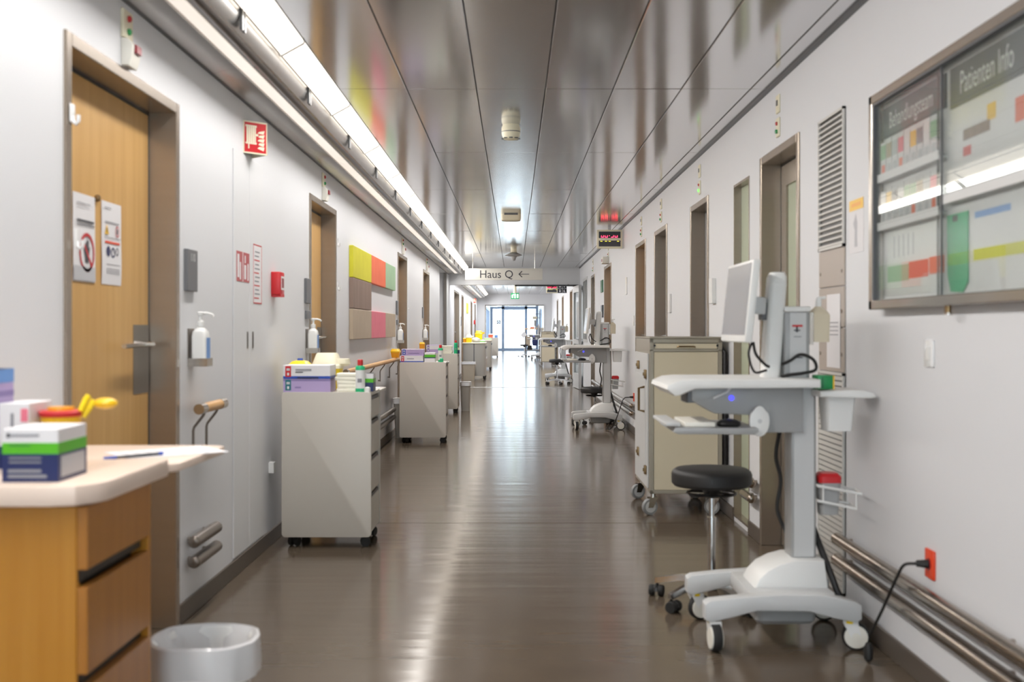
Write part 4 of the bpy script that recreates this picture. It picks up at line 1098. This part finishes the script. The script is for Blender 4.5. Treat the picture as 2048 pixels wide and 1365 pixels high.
# bin with liner behind the chest
tb = thing('pedal_bin', 'round white bin lined with clear plastic behind wooden chest', 'bin', (-.905, 3.28, 0))
G().lathe([(.10, 0), (.105, .01), (.142, .33), (.15, .345), (.146, .345), (.138, .33), (.10, .012)], 'white', seg=36, cap=(True, True)).out('bucket', tb)
lg = G(); rings = []
for r, z, a in ((.085, .10, .018), (.108, .22, .016), (.132, .315, .006), (.149, .354, .003), (.158, .35, .003), (.161, .30, .005), (.158, .255, .010)):
    rings.append([((r + a * math.sin(k * 7 * 2 * math.pi / 48 + z * 9) * .6 + a * .5 * math.sin(k * 13 * 2 * math.pi / 48)) * math.cos(2 * math.pi * k / 48), (r + a * math.sin(k * 5 * 2 * math.pi / 48)) * math.sin(2 * math.pi * k / 48), z + a * math.sin(k * 3 * 2 * math.pi / 48)) for k in range(48)])
lg.ring_loft(rings, 'film', (False, False)); lg.out('plastic_liner', tb)

# ------------------------------------------------------------------ computer carts
def computer_cart(loc, label):
    t = thing('computer_cart', label, 'computer cart', loc, 0, 'computer carts along the wall')
    # base
    top = [(-.305, .185), (-.285, .198), (-.15, .212), (0, .222), (.15, .220), (.28, .195), (.305, .18)]
    bot = [(.305, .125), (.285, .112), (.2, .128), (.1, .155), (-.1, .158), (-.2, .132), (-.285, .112), (-.305, .125)]
    for y in (-.225, .225):
        G().prism(top + bot, 'y', y - .035, y + .035, 'lightgrey', .008).out('base_bar', t)
    G().box(-.12, .22, -.2, .2, .15, .216, 'lightgrey', .01).out('base_bridge', t)
    G().prism([(-.085, .21), (-.065, .25), (-.03, .285), (.02, .31), (.075, .325), (.20, .325), (.215, .21)], 'y', -.12, .12, 'white', .012).out('base_cover', t)
    G().rloft([(.075, .22, .26, .03), (.09, .24, .29, .03), (.155, .25, .3, .03)], 'midgrey', (.04, 0)).out('battery_box', t)
    for sx in (-1, 1):
        for sy in (-1, 1):
            x, y = sx * .265, sy * .225
            if sx < 0 and sy < 0: caster(t, x, y, .054, 'white', 'rubber', 'white_warm', -85, .036, twin=False, top=.125, disc='white_warm')
            else: caster(t, x, y, .054, 'white', 'rubber', 'white_warm', (-12 if sx > 0 else 20), .03, top=.125, disc='white_warm')
            G().cyl((x, y, .106), (x, y, .116), .024, 'yellow', 14).out('brake_ring', t)
    # column
    G().box(.078, .182, -.06, .06, .32, 1.02, 'midgrey', .012).box(.09, .17, -.064, -.058, .33, 1.02, 'lightgrey').out('column', t)
    pcx = .052
    G().box(pcx, pcx + .105, -.055, .065, 1.045, 1.325, 'midgrey', .012).box(pcx + .022, pcx + .088, -.059, -.053, 1.05, 1.32, 'lightgrey').out('power_column', t)
    G().box(pcx - .003, pcx + .108, -.062, .068, 1.322, 1.345, 'white', .008).out('column_cap', t)
    g = G().box(.083, .125, -.0605, -.059, 1.262, 1.27, 'red').box(.098, .106, -.0605, -.059, 1.24, 1.262, 'ink').box(.09, .115, -.0605, -.059, 1.245, 1.25, 'ink').box(.085, .125, -.0605, -.059, 1.135, 1.14, 'ink').box(.09, .12, -.0605, -.059, 1.22, 1.224, 'ink_light')
    g.out('warning_label', t)
    # worktop
    G().prism([(-.452, 1.018), (-.446, 1.034), (-.405, 1.052), (-.36, 1.056), (.148, 1.056), (.148, 1.024), (-.34, 1.020), (-.40, .994), (-.42, .992)], 'y', -.25, .25, 'white', .007).out('worktop', t)
    br = G().prism([(-.33, 1.018), (.122, 1.018), (.122, .835), (-.06, .835), (-.06, .905), (-.235, .912), (-.33, .965)], 'y', -.09, .09, 'midgrey', .006).out('bracket', t)
    G().lathe([(.009, 0), (.009, -.003), (.004, -.006)], 'led_blue', (-.17, -.090, .975), 14, 'y').out('power_led', br)
    G().tube([(-.245, -.1, .975), (-.19, -.105, 1.0), (-.175, -.105, 1.018)], .005, 'white').out('release_lever', br)
    G().rloft([(.955, .05, .16, .01), (1.02, .05, .16, .01)], 'darkgrey', (-.325, 0)).out('scanner', t)
    # keyboard tray
    tr = G().prism([(-.42, .848), (-.40, .84), (-.10, .838), (-.085, .85), (-.085, .862), (-.41, .866)], 'y', -.21, .21, 'midgrey', .004).out('keyboard_tray', t)
    G().box(-.37, -.25, -.18, .12, .866, .884, 'white_warm', .003).out('keyboard', tr)
    G().ball((-.19, -.14, .876), (.05, .032, .02), 'black', 16).out('mouse', tr)
    G().box(-.45, -.39, -.2, .2, .87, .885, 'lightgrey', .004).out('wrist_rest', tr)
    G().tube([(-.10, -.1, .85), (-.07, -.1, .835), (-.055, -.1, .84)], .006, 'black_soft').cyl((-.075, -.115, .84), (-.055, -.115, .84), .014, 'black', 12).out('tray_knob', tr)
    P = [(.04 * math.cos(R(a)) * (1 if math.sin(R(a)) < .5 else .8) - .065, .062 * math.sin(R(a)) + .885) for a in range(0, 360, 15)]
    G().prism(P, 'y', -.135, -.115, 'white', .004).box(-.08, -.05, -.116, -.09, .87, .90, 'lightgrey').lathe([(.009, 0), (.009, -.002)], 'lightgrey', (-.065, -.135, .885), 12, 'y').out('paddle', t)
    # monitor post and monitor
    def pz(x0, x1, y0, y1, za, zb, lean, m, name, par):
        g = G(); rings = []
        for z in (za, za + .01, zb - .05, zb - .02, zb):
            k = 1 if z < zb - .03 else (.96 if z < zb - .005 else .75)
            cx = (x0 + x1) / 2 + lean * (z - za) / (zb - za)
            rings.append([(p[0] + cx, p[1] + (y0 + y1) / 2, z) for p in G().rrect((x1 - x0) * k, (y1 - y0) * k, .02, 0)])
        g.ring_loft(rings, m); return g.out(name, par)
    pz(-.03, .04, -.05, .05, 1.056, 1.485, .03, 'white', 'monitor_post', t)
    mo = G().box(-.018, .012, -.25, .25, -.163, .163, 'white', .006).rloft([(0, .01, .01, .004), (.001, .01, .01, .004)], 'white').out('monitor', t, (-.115, 0, 1.362), (0, R(6), 0))
    G().box(-.0195, -.0178, -.236, .236, -.135, .15, 'screen_grey').out('screen', mo)
    G().box(.012, .035, -.12, .12, -.1, .1, 'lightgrey', .008).box(.035, .10, -.035, .035, -.04, .03, 'lightgrey', .006).out('monitor_mount', mo)
    G().box(-.035, -.012, -.03, .03, 1.29, 1.36, 'darkgrey').out('tilt_hinge', t)
    G().curve([(-.08, -.08, 1.20), (-.07, -.09, 1.15), (-.03, -.07, 1.11), (-.01, -.05, 1.10)], .006, 'black_soft').out('monitor_cable', t)
    G().curve([(-.085, -.08, 1.20), (-.10, -.09, 1.15), (-.075, -.08, 1.08), (-.02, -.05, 1.085)], .005, 'black_soft').out('monitor_cable', t)
    G().curve([(.045, -.05, 1.11), (.07, -.08, 1.125), (.11, -.09, 1.15), (.16, -.09, 1.13), (.17, -.09, 1.09), (.12, -.09, 1.075), (.07, -.08, 1.068), (.04, -.06, 1.06)], .0065, 'black_soft').out('loop_cable', t)
    # side shelf with bin, sanitizer, wire basket
    G().prism([(.158, .985), (.158, 1.008), (.33, 1.012), (.37, 1.0), (.378, .985), (.36, .98), (.2, .985)], 'y', -.20, .03, 'white', .004).out('side_shelf', t)
    G().rloft([(.845, .10, .11, .015), (.985, .12, .13, .015)], 'white', (.255, -.085)).out('shelf_bin', t)
    sb = G().rloft([(1.20, .07, .09, .01), (1.31, .075, .095, .01), (1.322, .065, .08, .012), (1.345, .028, .028, .013)], 'cabinet_beige', (.205, -.0)).out('sanitizer_bottle', t)
    G().box(.156, .172, -.05, .05, 1.19, 1.32, 'steel_bright').out('bottle_holder', t)
    G().lathe([(.013, 1.345), (.013, 1.37), (.008, 1.385)], 'white', (.205, 0, 0), 12).tube([(.205, 0, 1.38), (.235, 0, 1.382)], .006, 'white').out('pump', sb)
    wb = G()
    for z in (.56, .62):
        k = .02 if z > .6 else 0
        wb.tube([(.182, -.09, z), (.33 + k, -.10, z - .03), (.345 + k, .03, z - .03), (.182, .05, z), (.182, -.09, z)], .0058, 'white', 6)
    for a, b in ((.2, -.09), (.33, -.1), (.33, .03), (.2, .05)): wb.tube([(a, b, .625 if a < .3 else .59), (a, b, .555 if a < .3 else .53)], .0035, 'white', 6)
    wb.out('wire_basket', t)
    rb = G().rloft([(.50, .07, .08, .015), (.63, .085, .095, .015)], 'midgrey', (.235, -.03)).out('disposal_box', t)
    G().rloft([(.63, .09, .10, .015), (.655, .09, .10, .015), (.668, .07, .08, .02)], 'red', (.235, -.03)).out('red_lid', rb)
    G().curve([(.185, .03, .45), (.2, -.02, .38), (.225, -.09, .28), (.26, -.12, .18), (.31, -.13, .13)], .014, 'black_soft').out('power_cord', t)
    G().curve([(.06, .06, .83), (.05, .08, .72), (.07, .08, .62), (.055, .08, .5), (.09, .06, .40)], .008, 'black_soft').out('coiled_cord', t)
    return t
cc = computer_cart((1.045, 4.6, 0), 'grey computer cart with blue light beside the black stool')
dup(cc, 'second grey computer cart just past the beige locker', (1.045, 14.2, 0))
dup(cc, 'third grey computer cart beyond the open fire door', (1.045, 26.6, 0))
dup(cc, 'small distant computer cart in the lobby beyond the portal', (1.0, 47.0, 0))
t = thing('green_box', 'green box standing on the first computer cart side shelf', 'box', (1.235, 4.485, 1.0135))
G().box(-.03, .035, -.045, .045, 0, .055, 'green', .002).out('carton', t)
G().box(-.015, -.008, -.0456, -.045, .005, .05, 'green_dark').box(.03, .0356, -.0456, .0456, 0, .055, 'yellow_deep').out('printed_edge', t)

# ------------------------------------------------------------------ stools
def stool(loc, label, h=.62, rz=0):
    t = thing('swivel_stool', label, 'stool', loc, rz, 'black swivel stools')
    r = .183
    G().lathe([(.12, h - .085), (r - .012, h - .083), (r - .001, h - .07), (r, h - .03), (r - .006, h - .016), (r - .02, h - .006), (.08, h), (.005, h + .001)], 'black_soft', seg=40).out('seat', t)
    pts = [(.11 * math.cos(2 * math.pi * i / 28), .11 * math.sin(2 * math.pi * i / 28), h - .118) for i in range(29)]
    ri = G().tube(pts, .006, 'black', 8)
    for a in (0, 90, 180, 270): ri.tube([(0.02 * math.cos(R(a)), .02 * math.sin(R(a)), h - .115), (.11 * math.cos(R(a)), .11 * math.sin(R(a)), h - .118)], .005, 'black', 6)
    ri.out('lift_ring', t)
    G().lathe([(.05, h - .085), (.035, h - .125), (.018, h - .14)], 'black', seg=20).out('seat_plate', t)
    G().cyl((0, 0, .12), (0, 0, .38), .018, 'chrome', 18).cyl((0, 0, .38), (0, 0, .392), .021, 'chrome', 18).cyl((0, 0, .392), (0, 0, h - .13), .0125, 'chrome', 16).out('gas_column', t)
    G().lathe([(.034, .07), (.036, .115), (.026, .135)], 'chrome', seg=20).out('hub', t)
    for i in range(5):
        a = 2 * math.pi * i / 5
        arm = G().ring_loft([[(.025, -.02, .085), (.025, .02, .085), (.025, .018, .125), (.025, -.018, .125)], [(.15, -.016, .085), (.15, .016, .085), (.15, .013, .113), (.15, -.013, .113)], [(.27, -.014, .06), (.27, .014, .06), (.275, .01, .085), (.275, -.01, .085)], [(.285, -.012, .06), (.285, .012, .06), (.287, .008, .078), (.287, -.008, .078)]], 'chrome').out('base_arm', t, (0, 0, 0), (0, 0, a))
        x, y = .272 * math.cos(a), .272 * math.sin(a)
        caster(t, x, y, .026, 'black', 'rubber', rz=math.degrees(a) + 100, w=.034, twin=True, top=.065)
    return t
st = stool((.905, 5.13, 0), 'black round stool with chrome base beside the first computer cart', .62, 148)
def stool_h(loc, label, h, rz): return stool(loc, label, h, rz)
stool_h((1.07, 14.95, 0), 'low black stool tucked behind the second computer cart', .49, 20)
stool_h((.985, 25.7, 0), 'distant black stool before the third computer cart', .58, 70)
stool_h((.47, 51.5, 0), 'tiny distant black stool beside the lobby trolley', .58, 40)

# ------------------------------------------------------------------ beige wheeled lockers
def locker(loc, label):
    w, d = .485, .86
    t = thing('wheeled_locker', label, 'locker', loc, 0, 'beige wheeled lockers')
    z0, z1 = .15, 1.19
    G().box(-w / 2, w / 2, -d / 2 + .012, d / 2, z0, z1, 'cabinet_frame', .004, 1).out('body', t)
    g = G(); f = .027
    g.box(-w / 2, -w / 2 + f, -d / 2, -d / 2 + .014, z0, z1, 'cabinet_frame', .003, 1).box(w / 2 - f, w / 2, -d / 2, -d / 2 + .014, z0, z1, 'cabinet_frame', .003, 1)
    g.box(-w / 2, w / 2, -d / 2, -d / 2 + .014, z1 - .03, z1, 'cabinet_frame', .003, 1).box(-w / 2, w / 2, -d / 2, -d / 2 + .014, z1 - .088, z1 - .068, 'cabinet_frame', .003, 1).box(-w / 2, w / 2, -d / 2, -d / 2 + .014, z0, z0 + .025, 'cabinet_frame', .003, 1)
    g.out('face_frame', t)
    G().box(-w / 2 + f + .002, w / 2 - f - .002, -d / 2 + .004, -d / 2 + .013, z0 + .027, z1 - .09, 'cabinet_beige').out('front_panel', t)
    fl_ = G().box(-w / 2 + f + .008, w / 2 - f - .008, -d / 2 + .002, -d / 2 + .013, z1 - .066, z1 - .034, 'cabinet_beige').out('top_flap', t)
    G().tube([(-.06, -d / 2 - .006, z1 - .055), (-.05, -d / 2 - .014, z1 - .052), (.05, -d / 2 - .014, z1 - .052), (.06, -d / 2 - .006, z1 - .055)], .005, 'brass').out('handle', fl_)
    G().box(-w / 2 + f, -w / 2 + f + .012, -d / 2 - .003, -d / 2 + .004, z1 - .052, z1 - .04, 'black').box(w / 2 - f - .012, w / 2 - f, -d / 2 - .003, -d / 2 + .004, z1 - .052, z1 - .04, 'black').out('flap_pin', fl_)
    G().box(-w / 2 - .003, w / 2 + .003, -d / 2 - .003, d / 2, z1, z1 + .012, 'cabinet_frame', .003, 1).out('lid', t)
    # side door towards the corridor
    sd_ = G().box(-w / 2 - .012, -w / 2, -d / 2 + .05, d / 2 - .05, z0 + .03, z1 - .10, 'lightgrey', .003, 1).box(-w / 2 - .016, -w / 2 - .012, -d / 2 + .12, d / 2 - .12, z0 + .12, z1 - .25, 'lightgrey').out('side_door', t)
    G().tube([(-w / 2 - .01, -.26, .86), (-w / 2 - .055, -.26, .85), (-w / 2 - .055, -.26, .70), (-w / 2 - .01, -.26, .69)], .009, 'brass').out('pull_handle', sd_)
    for y, z in ((-.33, .95), (.1, 1.0), (-.33, .30), (.1, .38)):
        G().box(-w / 2 - .028, -w / 2 - .012, y - .025, y + .025, z - .03, z + .03, 'brass', .004).box(-w / 2 - .036, -w / 2 - .026, y - .012, y + .012, z - .01, z + .01, 'brass').out('latch', sd_)
    G().box(-w / 2 - .014, -w / 2 - .012, -.24, -.08, .72, .85, 'paper').out('name_card', sd_)
    G().tube([(w / 2 + .02, -d / 2 + .02, .17), (w / 2 + .02, -d / 2 + .02, 1.1), (w / 2 + .0, -d / 2 + .04, 1.13)], .014, 'black').out('push_bar', t)
    for sx in (-1, 1):
        for sy in (-1, 1): caster(t, sx * (w / 2 - .03), sy * (d / 2 - .07), .055, 'steel_bright', 'tyre', 'lightgrey', 200 if sx < 0 else 160, .032, top=.15)
    return t
lk = locker((1.152, 7.93, 0), 'beige metal wheeled locker behind the black stool')
dup(lk, 'second beige wheeled locker beyond the open fire door', (1.155, 38.3, 0))

# ------------------------------------------------------------------ things in the lobby
iv = thing('drip_stand', 'thin drip stand with beige pump in the glazed lobby', 'drip stand', (1.05, 45.2, 0))
G().cyl((0, 0, .08), (0, 0, 2.10), .014, 'steel_dark', 10).out('pole', iv)
G().tube([(-.24, 0, 1.88), (0, 0, 1.90), (.05, 0, 1.88)], .011, 'darkgrey').out('hook_bar', iv)
G().box(-.30, -.12, -.06, .06, 1.68, 1.79, 'cabinet_beige', .006).out('pump', iv)
G().rloft([(1.40, .07, .04, .01), (1.64, .10, .05, .01)], 'midgrey', (-.2, 0)).out('fluid_bag', iv)
G().tube([(-.12, 0, 1.73), (0, 0, 1.73)], .012, 'steel_dark').tube([(-.2, 0, 1.64), (-.2, 0, 1.88)], .005, 'steel_dark').out('clamp', iv)
for i in range(5):
    a = 2 * math.pi * i / 5
    G().tube([(0, 0, .1), (.27 * math.cos(a), .27 * math.sin(a), .07)], .014, 'steel_dark').out('foot', iv)
    caster(iv, .26 * math.cos(a), .26 * math.sin(a), .026, 'black', 'rubber', rz=0, w=.02, top=.07)
mt = thing('supply_trolley', 'dark lobby trolley with brown tray and hanging bags', 'trolley', (.86, 52.6, 0))
for x in (-.32, .32):
    for y in (-.2, .2): G().cyl((x, y, .08), (x, y, 1.32), .018, 'steel_dark', 8).out('post', mt)
G().box(-.36, .36, -.24, .24, 1.27, 1.32, 'rail_wood', .006).box(-.1, .28, -.2, .2, 1.32, 1.38, 'art_orange').out('top_tray', mt)
G().box(-.36, .36, -.24, .24, .28, .32, 'steel_dark').out('lower_shelf', mt)
G().box(-.34, .36, -.22, .22, .95, .99, 'art_tan').out('middle_shelf', mt)
G().rloft([(.50, .2, .2, .05), (.7, .28, .26, .06), (.93, .22, .2, .05)], 'navy', (.12, -.1)).out('hanging_bag', mt)
G().rloft([(.5, .2, .2, .04), (.94, .24, .22, .04)], 'art_tan', (-.2, -.1)).out('hanging_bag', mt)
G().rloft([(.32, .24, .2, .04), (.52, .2, .2, .04)], 'black_soft', (-.12, 0)).out('box_load', mt)
G().prism([(-.55, 1.0), (-.40, 1.18), (-.26, 1.02), (-.42, .84)], 'y', -.27, -.255, 'paper').out('hanging_paper', mt)
for x in (-.32, .32):
    for y in (-.2, .2): caster(mt, x, y, .04, 'black', 'rubber', w=.025)
